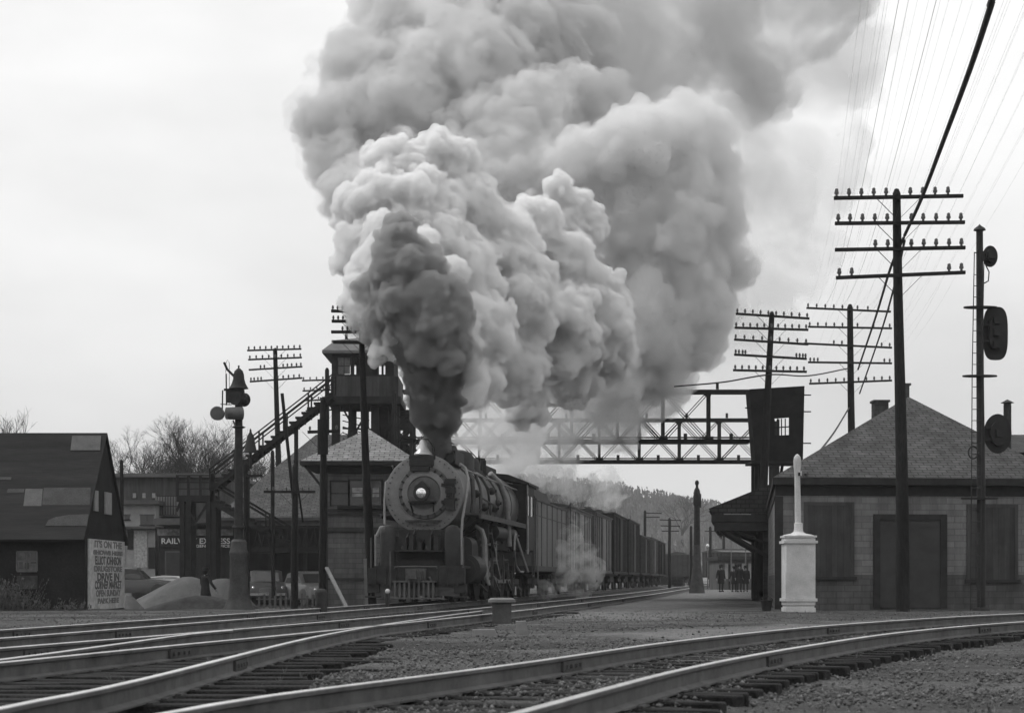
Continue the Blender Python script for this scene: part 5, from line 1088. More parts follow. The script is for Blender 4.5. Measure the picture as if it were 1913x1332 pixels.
b.b2((x - hw - .05, Zw - hw - .05, zc - .16), (x + hw + .05, Zw + hw + .05, zc - .09)); b.b2((x - hw - .03, Zw - hw - .03, zc - .003), (x + hw + .03, Zw + hw + .03, zc + .05)); b.lathe([(.44, .05), (.38, .075), (.2, .11), (.13, .16), (.115, .24), (.115, .38), (.085, .4)], (x, Zw, zc), 'Z', 24); b.build('cap', WC, wb_)
b = MB(); b.cyl((x - .01, Zw, zc + .38), (x - .03, Zw, GZ(885, Zw)), .085, .075, n=18); b.build('post', WC, wb_)
b = MB(); zt_ = GZ(886, Zw); b.lathe([(.08, 0), (.085, .1), (.1, .2), (.105, .36), (.09, .46), (.04, .53), (0, .55)], (x - .03, Zw, zt_), 'Z', 18); b.box((x + .03, Zw - .1, zt_ + .02), (.08, .08, .12)); b.build('finial', WC, wb_)
b = MB(); b.box((x + .0, Zw - .14, zt_ + .0), (.05, .05, .09)); b.build('hook', IRON, wb_)
t = thing('bucket', 'dark iron bucket standing left of the white call box', 'bucket', (GX(1432, 50), 50, 0))
b = MB(); b.lathe([(.12, 0), (.165, .3), (.18, .3), (.18, .32), (.14, .31), (.11, .05), (0, .04)], (GX(1432, 50), 50, 0), 'Z', 20); b.build('body', IRON, t); b = MB(); cx_ = GX(1432, 50); b.tube([(cx_ + .17 * math.cos(a), 50 - .02, .3 + .12 * math.sin(a)) for a in np.linspace(0, math.pi, 10)], .01, 5); b.build('handle', IRON, t)
Zq = 36; x = GX(937.5, Zq); t = thing('concrete_stub', 'short grey concrete stub post with a pale worn cap between the tracks', 'marker post', (x, Zq, 0))
b = MB(); b.b2((x - .19, Zq - .17, -.05), (x + .19, Zq + .17, .46)); o = b.build('shaft', mat('grey_concrete', .075, .9, .25, 4, fine=.15, bscale=40), t)
b = MB(); b.lathe([(.22, 0), (.275, .0), (.27, .05), (.22, .085), (0, .09)], (x, Zq, .44), 'Z', 20); b.build('cap', mat('pale_worn_cap', .14, .9, .2, 6), t)
for i, (px, py, w, h) in enumerate(((973, 1188, .16, .24), (903, 1190, .34, .12))):
    Z = CH * FPX / (py - HZ); b = MB(); xx = GX(px, Z); b.prism([(xx - w / 2, Z, 0), (xx + w / 2 + .06, Z, 0), (xx + w / 2, Z, h), (xx - w / 2, Z, h * .95)], (0, .3, 0)); tag(b.build('concrete_slab', mat('pale_slab', .2 if i == 0 else .09, .9, .2, 6)), ['small pale leaning slab right of the concrete stub', 'low dark block left of the concrete stub'][i], 'slab')
Zr = 44; x = GX(600, Zr); t = thing('dwarf_post', 'squat round dark post at the rail edge below the tarred pole', 'post', (x, Zr, 0))
b = MB(); b.lathe([(.165, -.05), (.15, .1), (.145, .5), (.15, .56), (.13, .62), (.07, .66), (0, .67)], (x, Zr, 0), 'Z', 18); b.build('shaft', mat('post_dark', .035, .85, .4, 5), t); b = MB(); b.lathe([(.2, 0), (.2, .06), (.16, .07)], (x, Zr, 0), 'Z', 18); b.build('collar', IRON, t)
b = MB(); p, q = W(610, 1060, 54), W(650, 1133, 52.8); q.z = 0; b.beam(p, q, .1, .05); tag(b.build('prop_board', mat('pale_board', .22, .85, .2, 4)), 'pale board leaning diagonally against the squat tarred pole', 'board')
b = MB(); p, q = W(682, 1043, 57.6), W(685, 1122, 57.6); q.z = 0; b.beam(p, q, .1, .04); tag(b.build('pole_guard', mat('pale_board2', .2, .85, .2, 4)), 'upright pale guard strip on the foot of the pole before the watch house', 'guard')
t = thing('switch_stand', 'low white-topped switch stand at the left corner of the engine pilot', 'switch stand', (GX(724, 50), 50, 0)); x = GX(724, 50)
b = MB(); b.cyl((x, 50, 0), (x, 50, .5), .06, n=10); b.box((x, 50, .04), (.3, .3, .08)); b.build('stand', IRON, t); b = MB(); b.ball((x, 50, .56), .07, 6); b.build('lamp', WHT, t)
# ---------------------------------------------------------------- sand piles
def pile(lab, px, Z, hw_, h, m, seed, sx=1.0, dy=1.4):
    cx_ = GX(px, Z); z0 = ground_z(cx_, Z); b = MB(); n, k = 36, 12; V = []
    for j in range(k + 1):
        r = j / k
        for i in range(n):
            a = 2 * math.pi * i / n; nz = .10 * noise.noise(Vector((math.cos(a) * 1.6, math.sin(a) * 1.6, seed + r * 1.5)))
            prof = max(0, 1 - r ** 1.7) ** 1.25; V.append((cx_ + hw_ * sx * r * math.cos(a) * (1 + nz * 2), Z + dy * r * math.sin(a), z0 - .08 + h * (prof + nz * (1 - r) * 1.2 * min(1, r * 4))))
    b.add(V, [(j * n + i, (j + 1) * n + i, (j + 1) * n + (i + 1) % n, j * n + (i + 1) % n) for j in range(k) for i in range(n)], True)
    return tag(b.build('sand_pile', m), lab, 'sand pile', 'heaps of sand and cinders by the street')
SAND = mat('pale_sand', .095, .95, .2, 2, fine=.15, bscale=30, bump=.4); CIN = mat('dark_cinders', .035, .95, .4, 3, fine=.3, bscale=25, bump=.5)
pile('long pale sand pile behind the walking man', 352, 82, 2.9, 1.5, SAND, 1, dy=2); pile('pale sand heap between the walking man and the bell post', 416, 81, 1.7, 1.42, SAND, 2)
pile('low dark cinder heap in front of the walking man\'s sand pile', 372, 66, 3.0, .8, CIN, 3); pile('low dark cinder strip at the foot of the large bell post', 500, 62, 1.6, .4, CIN, 4)
pile('small pale heap beside the lettered panel of the black shed', 238, 72, .9, .75, SAND, 5); pile('flat dark heap under the stairway landing', 455, 60, 1.6, .35, CIN, 6)

# ---------------------------------------------------------------- people
COAT = mat('dark_overcoat', .018, .85, .3, 6); TROU = mat('dark_trousers', .028, .85, .3, 6); SKIN = mat('skin_grey', .28, .6, .1, 8); HAT = mat('felt_hat', .015, .8, .2, 6); COAT2 = mat('work_coat', .03, .85, .3, 6)
def skin(verts, edges, radii, m, name, par):
    me = bpy.data.meshes.new(name); me.from_pydata(verts, edges, []); o = bpy.data.objects.new(name, me); col.objects.link(o)
    o.modifiers.new('s', 'SKIN'); 
    for v, r in zip(me.skin_vertices[0].data, radii): v.radius = r if isinstance(r, tuple) else (r, r)
    me.skin_vertices[0].data[0].use_root = True
    sb = o.modifiers.new('u', 'SUBSURF'); sb.levels = 2; sb.render_levels = 2
    dg = bpy.context.evaluated_depsgraph_get(); dg.update(); nm = bpy.data.meshes.new_from_object(o.evaluated_get(dg)); o.modifiers.clear(); o.data = nm
    nm.materials.clear(); nm.materials.append(m); nm.polygons.foreach_set('use_smooth', [True] * len(nm.polygons)); o.parent = par; return o
def person(lab, loc, rz, H=1.75, walk=0.0, arm=.2, hat=True, coat=COAT, group=None, tr=TROU):
    t = thing('person', lab, 'person', loc, rz, group); k = H / 1.75
    w = walk
    J = {'pel': (0, 0, .95), 'spi': (0, -.01, 1.15), 'che': (0, -.02, 1.33), 'nec': (0, -.01, 1.49), 'hd0': (0, .015, 1.58), 'hd1': (0, .01, 1.68),
         'hl': (.1, 0, .9), 'kl': (.11, .22 * w + .02, .5), 'al': (.11, .30 * w, .09), 'tl': (.12, .30 * w + .17, .035),
         'hr': (-.1, 0, .9), 'kr': (-.11, -.02 * w + .03, .49), 'ar': (-.11, -.36 * w, .11 + .06 * w), 'tr': (-.12, -.36 * w + .15, .04),
         'sl': (.19, -.01, 1.41), 'el': (.25 + arm * .3, -.1 * w - .02, 1.14), 'wl': (.27 + arm * .75, -.16 * w + .05, .9), 'fl': (.275 + arm * .8, -.15 * w + .08, .83),
         'sr': (-.19, -.01, 1.41), 'er': (-.25, .13 * w - .03, 1.13), 'wr': (-.26, .24 * w + .04, .88), 'fr': (-.26, .27 * w + .06, .81)}
    E = [('pel', 'spi'), ('spi', 'che'), ('che', 'nec'), ('nec', 'hd0'), ('hd0', 'hd1'), ('pel', 'hl'), ('hl', 'kl'), ('kl', 'al'), ('al', 'tl'), ('pel', 'hr'), ('hr', 'kr'), ('kr', 'ar'), ('ar', 'tr'), ('che', 'sl'), ('sl', 'el'), ('el', 'wl'), ('wl', 'fl'), ('che', 'sr'), ('sr', 'er'), ('er', 'wr'), ('wr', 'fr')]
    Rd = {'pel': (.15, .11), 'spi': (.14, .1), 'che': (.17, .11), 'nec': .055, 'hd0': (.075, .09), 'hd1': (.075, .09), 'hl': .09, 'kl': .06, 'al': .042, 'tl': .035, 'hr': .09, 'kr': .06, 'ar': .042, 'tr': .035, 'sl': .065, 'el': .048, 'wl': .032, 'fl': .03, 'sr': .065, 'er': .048, 'wr': .032, 'fr': .03}
    ks = list(J); body = skin([tuple(c * k for c in J[n]) for n in ks], [(ks.index(a), ks.index(b_)) for a, b_ in E], [tuple(x * k for x in (Rd[n] if isinstance(Rd[n], tuple) else (Rd[n], Rd[n]))) for n in ks], SKIN, 'body', t)
    # trousers follow the legs
    cs = ['pel', 'hl', 'kl', 'al', 'hr', 'kr', 'ar']; skin([tuple(c * k for c in J[n]) for n in cs], [(0, 1), (1, 2), (2, 3), (0, 4), (4, 5), (5, 6)], [(.09 * k, .08 * k), .1 * k, .078 * k, .062 * k, .1 * k, .078 * k, .062 * k], tr, 'trousers', t)
    b = MB(); b.lathe([(.0, .56), (.235, .56), (.24, .6), (.225, .8), (.2, .98), (.19, 1.12), (.205, 1.28), (.21, 1.37), (.17, 1.44), (.085, 1.49), (.075, 1.53), (.0, 1.53)], (0, 0, 0), 'Z', 24, sy=.72)
    b.v = [(p[0] * k, (p[1] - .01) * k, p[2] * k) for p in b.v]; b.build('coat', coat, t, world=False)
    for a_, e_, w_ in (('sl', 'el', 'wl'), ('sr', 'er', 'wr')): b = MB(); sh_ = Vector(J[a_]) * k; b.ball(sh_ + Vector((0, 0, -.01)), .088 * k, 8); b.tube([sh_, sh_.lerp(Vector(J[e_]) * k, .5), Vector(J[e_]) * k, Vector(J[w_]) * k], [.085 * k, .076 * k, .068 * k, .052 * k], 12); b.build('sleeve', coat, t, world=False)
    b = MB()
    for s_ in (1, -1):
        f = 'fl' if s_ > 0 else 'fr'; c = Vector(J[f]) * k
        for q in range(4): b.tube([c + Vector((0, -.03 + q * .02, -.01)) * k, c + Vector((0, -.025 + q * .02, -.055 - .01 * (q in (1, 2)))) * k, c + Vector((-s_ * .015, -.018 + q * .017, -.085 - .01 * (q in (1, 2)))) * k], [.0095 * k, .009 * k, .007 * k], 6)
        b.tube([c + Vector((0, .03, .02)) * k, c + Vector((-s_ * .01, .055, -.01)) * k, c + Vector((-s_ * .01, .06, -.04)) * k], [.011 * k, .01 * k, .008 * k], 6)
    b.build('fingers', SKIN, t, world=False)
    b = MB(); b.ball((0, .12 * k, 1.62 * k), .018 * k, 5); b.ball((.095 * k, .01 * k, 1.625 * k), .02 * k, 5, (.5, 1, 1.4)); b.ball((-.095 * k, .01 * k, 1.625 * k), .02 * k, 5, (.5, 1, 1.4)); b.build('face', SKIN, t, world=False)
    for s_ in (1, -1): b = MB(); b.ball((s_ * .032 * k, .1 * k, 1.655 * k), .011 * k, 5); b.build('eye', HAT, t, world=False)
    b = MB(); b.ball((0, -.035 * k, 1.655 * k), .125 * k, 8, (.95, .95, 1.05)); b.v = [v for v in b.v]; b.build('hair', HAT, t, world=False)
    if hat: b = MB(); b.lathe([(.0, -.01), (.19, 0), (.195, .01), (.135, .02), (.13, .1), (.1, .14), (0, .135)], (0, 0, 1.70 * k), 'Z', 20, sy=1.15); b.build('hat', HAT, t, world=False)
    for n, f in (('al', 'tl'), ('ar', 'tr')):
        b = MB(); a_, c_ = Vector(J[n]) * k, Vector(J[f]) * k; b.tube([a_ + Vector((0, -.07, -.045)) * k, a_ + Vector((0, .02, -.03)) * k, c_ + Vector((0, .02, -.005)) * k], [.05 * k, .058 * k, .038 * k], 10); b.build('shoe', HAT, t, world=False)
    return t
xm = GX(384, 77); person('man in a long dark coat and hat walking away past the sand pile', (xm, 77, ground_z(xm, 77)), R(-28), 1.72, .75, .45)
for (px, lab, rz, H, tr) in ((1347, 'stout person in a dark long coat standing apart on the far platform', 200, 1.78, .1), (1374, 'left one of three dark-clad people standing close together on the platform', 160, 1.68, .1), (1381, 'tallest, middle one of three people standing together on the platform', 190, 1.85, .0), (1393, 'right one of three dark-clad people standing together on the platform', 170, 1.72, .1)):
    person(lab, (GX(px, 124), 124 + (.7 if px == 1374 else 0), .012), R(rz), H, .1, tr, group='people on the far platform')

# ---------------------------------------------------------------- motor cars
CHR = mat('chrome', .5, .25, .1, 8, metal=.8); TYRE = mat('tyre_rubber', .02, .9, .2, 6)
def car(lab, px, Z, rz, m, low=0, z=None, group='cars parked along the street'):
    x = GX(px, Z); z = ground_z(x, Z) if z is None else z; t = thing('parked_car', lab, 'car', (x, Z, z), R(rz), group); h = 1.62 - low
    prof = [(-2.35, .35), (-2.38, .62), (-2.25, .86), (-1.75, 1.0), (-1.35, 1.06), (-.85, h - .06), (-.3, h), (.35, h - .02), (.75, 1.12), (1.2, 1.04), (1.9, .98), (2.25, .85), (2.35, .6), (2.32, .35)]
    b = MB(); lo_ = [(-2.35, .35), (-2.38, .62), (-2.25, .86), (-1.75, 1.0), (.75, 1.08), (1.2, 1.04), (1.9, .98), (2.25, .85), (2.35, .6), (2.32, .35)]
    def loft(b, pr, ws):
        n = len(pr); V = []
        for (w, sx, sz) in ws: V += [(p[0] * sx, w, .35 + (p[1] - .35) * sz) for p in pr]
        b.add(V, [(j * n + i, j * n + (i + 1) % n, (j + 1) * n + (i + 1) % n, (j + 1) * n + i) for j in range(len(ws) - 1) for i in range(n)], True); b.add(V, [tuple(range(n)), tuple(range((len(ws) - 1) * n, len(ws) * n))])
    loft(b, lo_, [(-.92, .93, .8), (-.88, .98, .95), (-.6, 1, 1), (.6, 1, 1), (.88, .98, .95), (.92, .93, .8)])
    for (cx_) in (-1.45, 1.45):
        for s_ in (-1, 1): b.lathe([(.0, -.1), (.4, -.1), (.44, 0), (.4, .1), (0, .1)], (cx_, s_ * .85, .42), 'Y', 20)
    bo = b.build('body', m, t, world=False)
    b = MB(); gp = [(-1.4, 1.02), (-.9, h - .08), (-.3, h), (.35, h - .02), (.85, 1.06)]; loft(b, gp, [(-.75, .96, .97), (-.6, 1, 1), (.6, 1, 1), (.75, .96, .97)]); b.build('roof', m, t, world=False)
    b = MB()
    for s_ in (-1, 1):
        for (a0, a1, c0, c1) in ((-1.05, -.25, -.78, -.25), (-.17, .62, -.17, .3)): b.prism([(a0, s_ * .77, 1.09), (a1, s_ * .77, 1.09), (c1, s_ * .735, h - .13), (c0, s_ * .735, h - .13)], (0, -s_ * .04, 0))
    b.prism([(.92, -.6, 1.09), (.92, .6, 1.09), (.5, .55, h - .12), (.5, -.55, h - .12)], (-.04, 0, 0)); b.prism([(-1.42, -.55, 1.09), (-1.42, .55, 1.09), (-1.0, .5, h - .14), (-1.0, -.5, h - .14)], (.04, 0, 0)); b.build('window', GLASS, t, world=False)
    for cx_ in (-1.45, 1.45):
        for s_ in (-1, 1):
            b = MB(); b.lathe([(0, -.1), (.3, -.1), (.35, -.06), (.35, .06), (.3, .1), (0, .1)], (cx_, s_ * .84, .35), 'Y', 20); w_ = b.build('wheel', TYRE, t, world=False); b = MB(); b.lathe([(0, .0), (.15, .0), (.13, .03), (0, .04)], (cx_, s_ * .945, .35), 'Y', 14); b.build('hub_cap', CHR, w_, world=False)
    for (cx_, n_) in ((2.4, 'bumper'), (-2.42, 'bumper')): b = MB(); b.b2((cx_ - .04, -.85, .42), (cx_ + .04, .85, .54)); b.build(n_, CHR, t, world=False)
    for s_ in (-1, 1): b = MB(); b.ball((2.2, s_ * .68, .76), .1, 7); b.build('headlight', CHR, t, world=False)
    b = MB()
    for k in range(5): b.b2((2.3, -.4, .52 + k * .055), (2.36, .4, .545 + k * .055))
    b.build('grille', CHR, t, world=False); return t
car('dark sedan with a pale-edged roof parked beside the lettered panel', 246, 93, 4, mat('car_dark_paint', .04, .3, .1, 3, spec=.6)); car('low pale car whose hood shows over the sand pile', 318, 95, 2, mat('car_pale_paint', .5, .3, .05, 3, spec=.6), .38)
car('dark car facing the tracks between the two bell-post-side poles', 497, 88, -80, mat('car_grey_paint', .06, .3, .1, 3, spec=.6)); car('pale-topped car parked under the freight house eave near the watch house', 578, 86, -60, mat('car_mid_paint', .14, .3, .1, 3, spec=.6))
# low picket fence under the landing
t = thing('picket_fence', 'low worn picket fence below the stair landing', 'fence', (GX(530, 76), 76, ground_z(GX(530, 76), 76))); g0 = ground_z(GX(530, 76), 76)
b = MB()
for k in range(12): x = GX(482 + k * 10, 76); b.b2((x, 76, g0), (x + .09, 76.03, g0 + .62 + .05 * (k % 3)))
b.build('pickets', mat('grey_picket', .1, .85, .3, 5), t)
b = MB(); b.b2((GX(478, 76), 76.031, g0 + .15), (GX(602, 76), 76.07, g0 + .21)); b.b2((GX(478, 76), 76.031, g0 + .45), (GX(602, 76), 76.07, g0 + .51)); b.build('rails', mat('grey_picket', .1), t)

# ---------------------------------------------------------------- far platform buildings and lamps
Zp = 150; t = thing('far_station_block', 'pale low building with dark openings beyond the platform people', 'building', (GX(1400, Zp), Zp + 3, 0))
b = MB(); b.b2((GX(1345, Zp), Zp, 0), (GX(1460, Zp), Zp + 8, GZ(1046, Zp))); b.build('wall', mat('far_wall', .1, .85, .3, .5), t)
b = MB(); b.b2((GX(1340, Zp), Zp - .6, GZ(1046, Zp)), (GX(1465, Zp), Zp + 8.5, GZ(1039, Zp))); b.build('roof', TRIM, t)
for k, px in enumerate((1354, 1366, 1386, 1398)): b = MB(); b.b2((GX(px, Zp), Zp - .07, .9), (GX(px + 6, Zp), Zp + .02, GZ(1052, Zp))); b.build('panel', mat('far_pale_panel', .3, .7, .3, 3), t)
for k, px in enumerate((1361, 1373, 1393)): b = MB(); b.b2((GX(px, Zp), Zp - .06, 0), (GX(px + 4, Zp), Zp + .02, GZ(1054, Zp))); b.build('door', IRON, t)
Zp = 175; t = thing('dark_goods_shed', 'long dark goods shed beyond the slender bell post', 'shed', (GX(1300, Zp), Zp + 3, 0)); b = MB(); b.b2((GX(1256, Zp), Zp + 40, 0), (GX(1352, Zp), Zp + 48, GZ(1042, Zp + 20))); b.build('wall', mat('goods_wall', .05, .85, .3, .5), t); b = MB(); b.prism([(GX(1252, Zp), Zp + 39.5, GZ(1042, Zp + 20)), (GX(1252, Zp), Zp + 48.5, GZ(1042, Zp + 20)), (GX(1252, Zp), Zp + 44, GZ(1034, Zp + 20))], (GX(1356, Zp) - GX(1252, Zp), 0, 0)); b.build('roof', SHD, t)
for (px, py, Z, lab) in ((1322, 1019, 160, 'small street lamp with white globe above the goods shed'), (1366, 1005, 140, 'taller street lamp with white globe under the canopy edge'), (1393, 1022, 135, 'street lamp with white globe half behind the canopy bracket')):
    t = thing('street_lamp', lab, 'street lamp', (GX(px, Z), Z, 0), 0, 'far street lamps'); b = MB(); b.cyl((GX(px, Z), Z, 0), (GX(px, Z), Z, GZ(py + 3, Z)), .05, .035, n=8); b.build('post', mat('lamp_post_grey', .15, .7, .2, 3), t); b = MB(); b.ball((GX(px, Z), Z, GZ(py, Z)), .14, 8); b.build('globe', mat('white_globe', .8, .4, .05, 3), t)

# ---------------------------------------------------------------- bare trees and brush
BARK = mat('bare_bark', .05, .9, .35, 4)
def bare_tree(lab, px, Z, top_py, spread, seed, z0=None, depth=7):
    rg = random.Random(seed); x = GX(px, Z); z0 = ground_z(x, Z) if z0 is None else z0; H = GZ(top_py, Z) - z0; t = thing('bare_tree', lab, 'tree', (x, Z, z0), 0, 'leafless trees')
    tr, cw = MB(), MB(); tr.tube([(x, Z, z0 - .2), (x + .1, Z, z0 + H * .15), (x, Z, z0 + H * .3)], [H * .026, H * .021, H * .018], 8); tr.build('trunk', BARK, t)
    def grow(p, d, L_, r, k):
        if k == 0: return
        q = p + d * L_; mid = (p + q) / 2 + Vector((rg.uniform(-1, 1), rg.uniform(-1, 1), rg.uniform(-1, 1))) * L_ * .08
        cw.tube([p, mid, q], [r, r * .85, r * .68], 5 if k > 4 else 3, False)
        for _ in range(3 if k > 1 and rg.random() < .8 else 2):
            a = Vector((rg.gauss(0, 1) * spread, rg.gauss(0, 1) * spread, rg.gauss(0, .6))).normalized(); nd = (d * 1.0 + a * .75 + Vector((0, 0, .16))).normalized(); grow(q, nd, L_ * rg.uniform(.62, .86), r * .62, k - 1)
    for _ in range(6): a = rg.uniform(0, 6.28); grow(Vector((x, Z, z0 + H * rg.uniform(.2, .3))), Vector((math.cos(a) * .7 * spread, math.sin(a) * .7, .9)).normalized(), H * .22, H * .012, depth)
    cw.build('crown', BARK, t); return t
bare_tree('wide leafless tree with a spreading crown behind the store block', 300, 122, 782, 1.25, 3, depth=8); bare_tree('leafless tree to the right of the widest one, nearest the stairway', 385, 126, 812, 1.1, 5, depth=7); bare_tree('leafless tree just right of the black shed roof', 240, 128, 800, 1.2, 8, depth=7)
bare_tree('leafless tree showing over the left end of the black shed roof', 18, 120, 784, 1.2, 12, depth=7)
bare_tree('faint tall leafless tree on the hill crest right of the train', 1274, 420, 908, .9, 21, z0=8, depth=5); bare_tree('leafless tree beyond the tender roof, blurred by smoke', 1000, 300, 872, 1.3, 22, z0=3, depth=6); bare_tree('small leafless tree beyond the first box cars', 1062, 320, 884, 1.2, 23, z0=3, depth=5)
rgb_ = random.Random(4); b = MB()
for _ in range(420):
    x = rgb_.uniform(-15.2, -11.9) if rgb_.random() < .3 else rgb_.gauss(-14.3, .6); y = rgb_.uniform(50.2, 51.7); h = rgb_.uniform(.2, 1.1) * (1 if x < -13.3 else .35); p = Vector((x, y, -.02)); d = Vector((rgb_.gauss(0, .35), rgb_.gauss(0, .3), 1)).normalized()
    q = p + d * h; b.tube([p, p.lerp(q, .5) + Vector((rgb_.gauss(0, .04), 0, 0)), q], [.006, .005, .003], 3, False)
    for k in range(5): c = p.lerp(q, rgb_.uniform(.35, 1)); s = rgb_.uniform(.015, .04); b.add([c, c + Vector((s, rgb_.gauss(0, s), s)), c + Vector((rgb_.gauss(0, s), s, s * 1.8))], [(0, 1, 2)])
tag(b.build('dry_brush', mat('dry_weeds', .07, .9, .5, 9)), 'dry weeds and brush in front of the black shed', kind='stuff')
b = MB()
for _ in range(2600):
    y = rgb_.uniform(38, 53) if rgb_.random() < .5 else rgb_.uniform(8, 30); x = rgb_.uniform(-.3, .3) * y; 
    if noise.noise(Vector((x * .4, y * .4, 9))) < .12: continue
    s = rgb_.uniform(.03, .1)
    for k in range(4): dx, dy = rgb_.gauss(0, s * .5), rgb_.gauss(0, s * .5); b.add([(x - .004, y, 0), (x + .004, y, 0), (x + dx, y + dy, s)], [(0, 1, 2)])
tag(b.build('dead_grass', mat('dead_grass', .13, .9, .4, 9)), 'tufts of dead grass in the cinders', kind='stuff')
# ---------------------------------------------------------------- smoke: billows as closed puffy meshes filled with light-scattering volume
def vol_mat(name, colr, dens, aniso=.0, tex=None):
    m = bpy.data.materials.new(name); m.use_nodes = True; nt = m.node_tree; N = nt.nodes; L = nt.links
    N.remove(N['Principled BSDF']); o = N['Material Output']
    v = N.new('ShaderNodeVolumePrincipled'); v.inputs['Color'].default_value = (colr,) * 3 + (1,); v.inputs['Density'].default_value = dens
    v.inputs['Anisotropy'].default_value = aniso
    L.new(v.outputs[0], o.inputs['Volume']); return m
def ico(sub):
    bm = bmesh.new(); bmesh.ops.create_icosphere(bm, subdivisions=sub, radius=1)
    V = np.array([v.co[:] for v in bm.verts]); F = np.array([[v.index for v in f.verts] for f in bm.faces]); bm.free(); return V, F
def billow(name, puffs, mid, small, voxel, seed, label, m, rough=.12, lumps=(.45, .22)):
    rg = np.random.default_rng(seed); V1, F1 = ico(2); Vs, Fs, b = [], [], 0
    def sph(c, r, V=V1, F=F1):
        nonlocal b
        Vs.append(V * r + c); Fs.append(F + b); b += len(V)
    for (px, py, rp, Z) in puffs:
        c = np.array(W(px, py, Z)); r = rp * Z / FPX; sph(c, r)
        for _ in range(mid):
            d = rg.normal(size=3); d /= np.linalg.norm(d); r2 = r * rg.uniform(lumps[0] * .6, lumps[0] * 1.15); c2 = c + d * (r - r2 * rg.uniform(.25, .75)); sph(c2, r2)
            for _ in range(small):
                e = rg.normal(size=3); e /= np.linalg.norm(e)
                if e @ d < -.2: e = -e
                r3 = r2 * rg.uniform(.25, .5); sph(c2 + e * (r2 - r3 * .35), r3, V0, F0)
    me = bpy.data.meshes.new(name); v = np.concatenate(Vs); f = np.concatenate(Fs)
    me.from_pydata(v.tolist(), [], f.tolist())
    o = bpy.data.objects.new(name, me); col.objects.link(o)
    md = o.modifiers.new('r', 'REMESH'); md.mode = 'VOXEL'; md.voxel_size = voxel; md.use_smooth_shade = True
    dg = bpy.context.evaluated_depsgraph_get(); ev = o.evaluated_get(dg); nm = bpy.data.meshes.new_from_object(ev)
    o.modifiers.clear(); o.data = nm
    n = len(nm.vertices); co = np.empty(n * 3); nm.vertices.foreach_get('co', co); co = co.reshape(-1, 3)
    no = np.empty(n * 3); nm.vertex_normals.foreach_get('vector', no); no = no.reshape(-1, 3)
    dsp = np.array([.75 - 1.5 * noise.voronoi(Vector(c) * .95)[0][0] + .35 - .7 * noise.voronoi(Vector(c) * 2.3)[0][0] + .6 * noise.noise(Vector(c) * 4) * .5 for c in co]) if rough else 0
    co = co + no * (dsp * rough)[:, None]
    nm.vertices.foreach_set('co', co.ravel()); nm.update()
    nm.materials.clear(); nm.materials.append(m)
    return tag(o, label, 'smoke', kind='stuff')
V0, F0 = ico(1)
BRIGHT = [(735,320,62,62),(800,330,75,63),(700,400,72,61),(780,420,90,61),(870,400,75,63),(670,470,50,60),(740,510,95,59),(850,520,90,61),(930,460,75,64),(690,570,52,58),(790,600,75,57.5),
 (880,620,75,60),(960,560,85,64),(1000,430,55,67),(1050,500,70,68),(1110,590,75,69),(1030,620,90,67),(950,680,70,64),(880,720,50,60),(1060,700,60,70),(1130,650,55,71),(980,750,45,67),(1075,400,45,71),(1045,350,28,70),(1100,420,35,71),(740,640,35,56.5),(800,680,55,57)]
BACK = [(650,230,85,84),(630,300,58,82),(690,150,85,86),(760,90,95,88),(870,50,110,90),(760,230,120,84),(870,170,130,86),(960,290,120,82),(1000,110,130,90),(1060,220,110,86),(720,20,60,90),(660,360,60,80),(900,380,120,80),(1000,400,110,80),(620,230,50,84),(820,-20,110,92),(960,-20,110,92),(660,100,50,87)]
MID = [(1200,275,80,76),(1290,270,80,77),(1270,220,45,77),(1230,400,110,77),(1310,400,75,78),(1340,330,45,79),(1250,520,100,78),(1190,620,95,77),(1130,700,75,76),(1280,620,70,79),(1230,700,50,78),(1130,300,70,77),(1120,450,90,78),(1340,480,60,80),(1080,310,60,77),(1320,560,60,80)]
TOP = [(1120,40,150,98),(1280,60,150,100),(1420,20,135,102),(1530,-20,110,104),(1360,150,105,100),(1220,160,100,99),(1460,80,80,104),(1160,140,90,97),(1000,40,120,99)]
WISP = [(1420,400,105,104),(1450,300,100,106),(1500,200,100,106),(1410,520,100,104),(1340,620,90,102),(1490,360,90,108),(1390,240,90,104),(1560,120,100,108),(1480,470,90,106),(1600,30,90,110),(1540,270,80,108),(1440,620,60,106)]
VEIL = [(870,770,45,72),(1150,790,50,80),(1220,740,50,80),(900,790,55,74),(960,820,60,76),(1040,780,60,78),(1110,750,60,78),(1000,860,45,78),(930,750,60,73),(1180,730,60,79),(1080,830,40,79),(1240,690,60,80),(950,870,28,72)]
DARKLOW = [(820,824,24,54.3),(817,800,32,54.2),(815,770,42,54.1),(812,735,50,54),(808,700,56,53.9),(800,660,60,53.9),(790,620,60,54),(845,690,32,54.2),(770,665,34,54.2),(775,590,50,54.2)]
DARKUP = [(800,575,66,52.7),(765,555,62,53.0),(745,510,58,53.2),(750,470,50,53.5),(740,445,38,54),(722,590,44,54),(850,615,42,53.9),(832,560,46,53.6),(705,615,32,54.6),(700,540,36,54.4),(868,665,30,54.2),(790,505,46,53.4),(815,640,60,53.3)]
MIXP = [(712,655,26,54.2),(735,630,24,53.6),(862,600,30,53.8),(875,640,34,54),(880,690,34,54.2),(770,500,24,54.6),(830,520,40,55),(735,560,20,53.6),(872,730,34,54.6)]

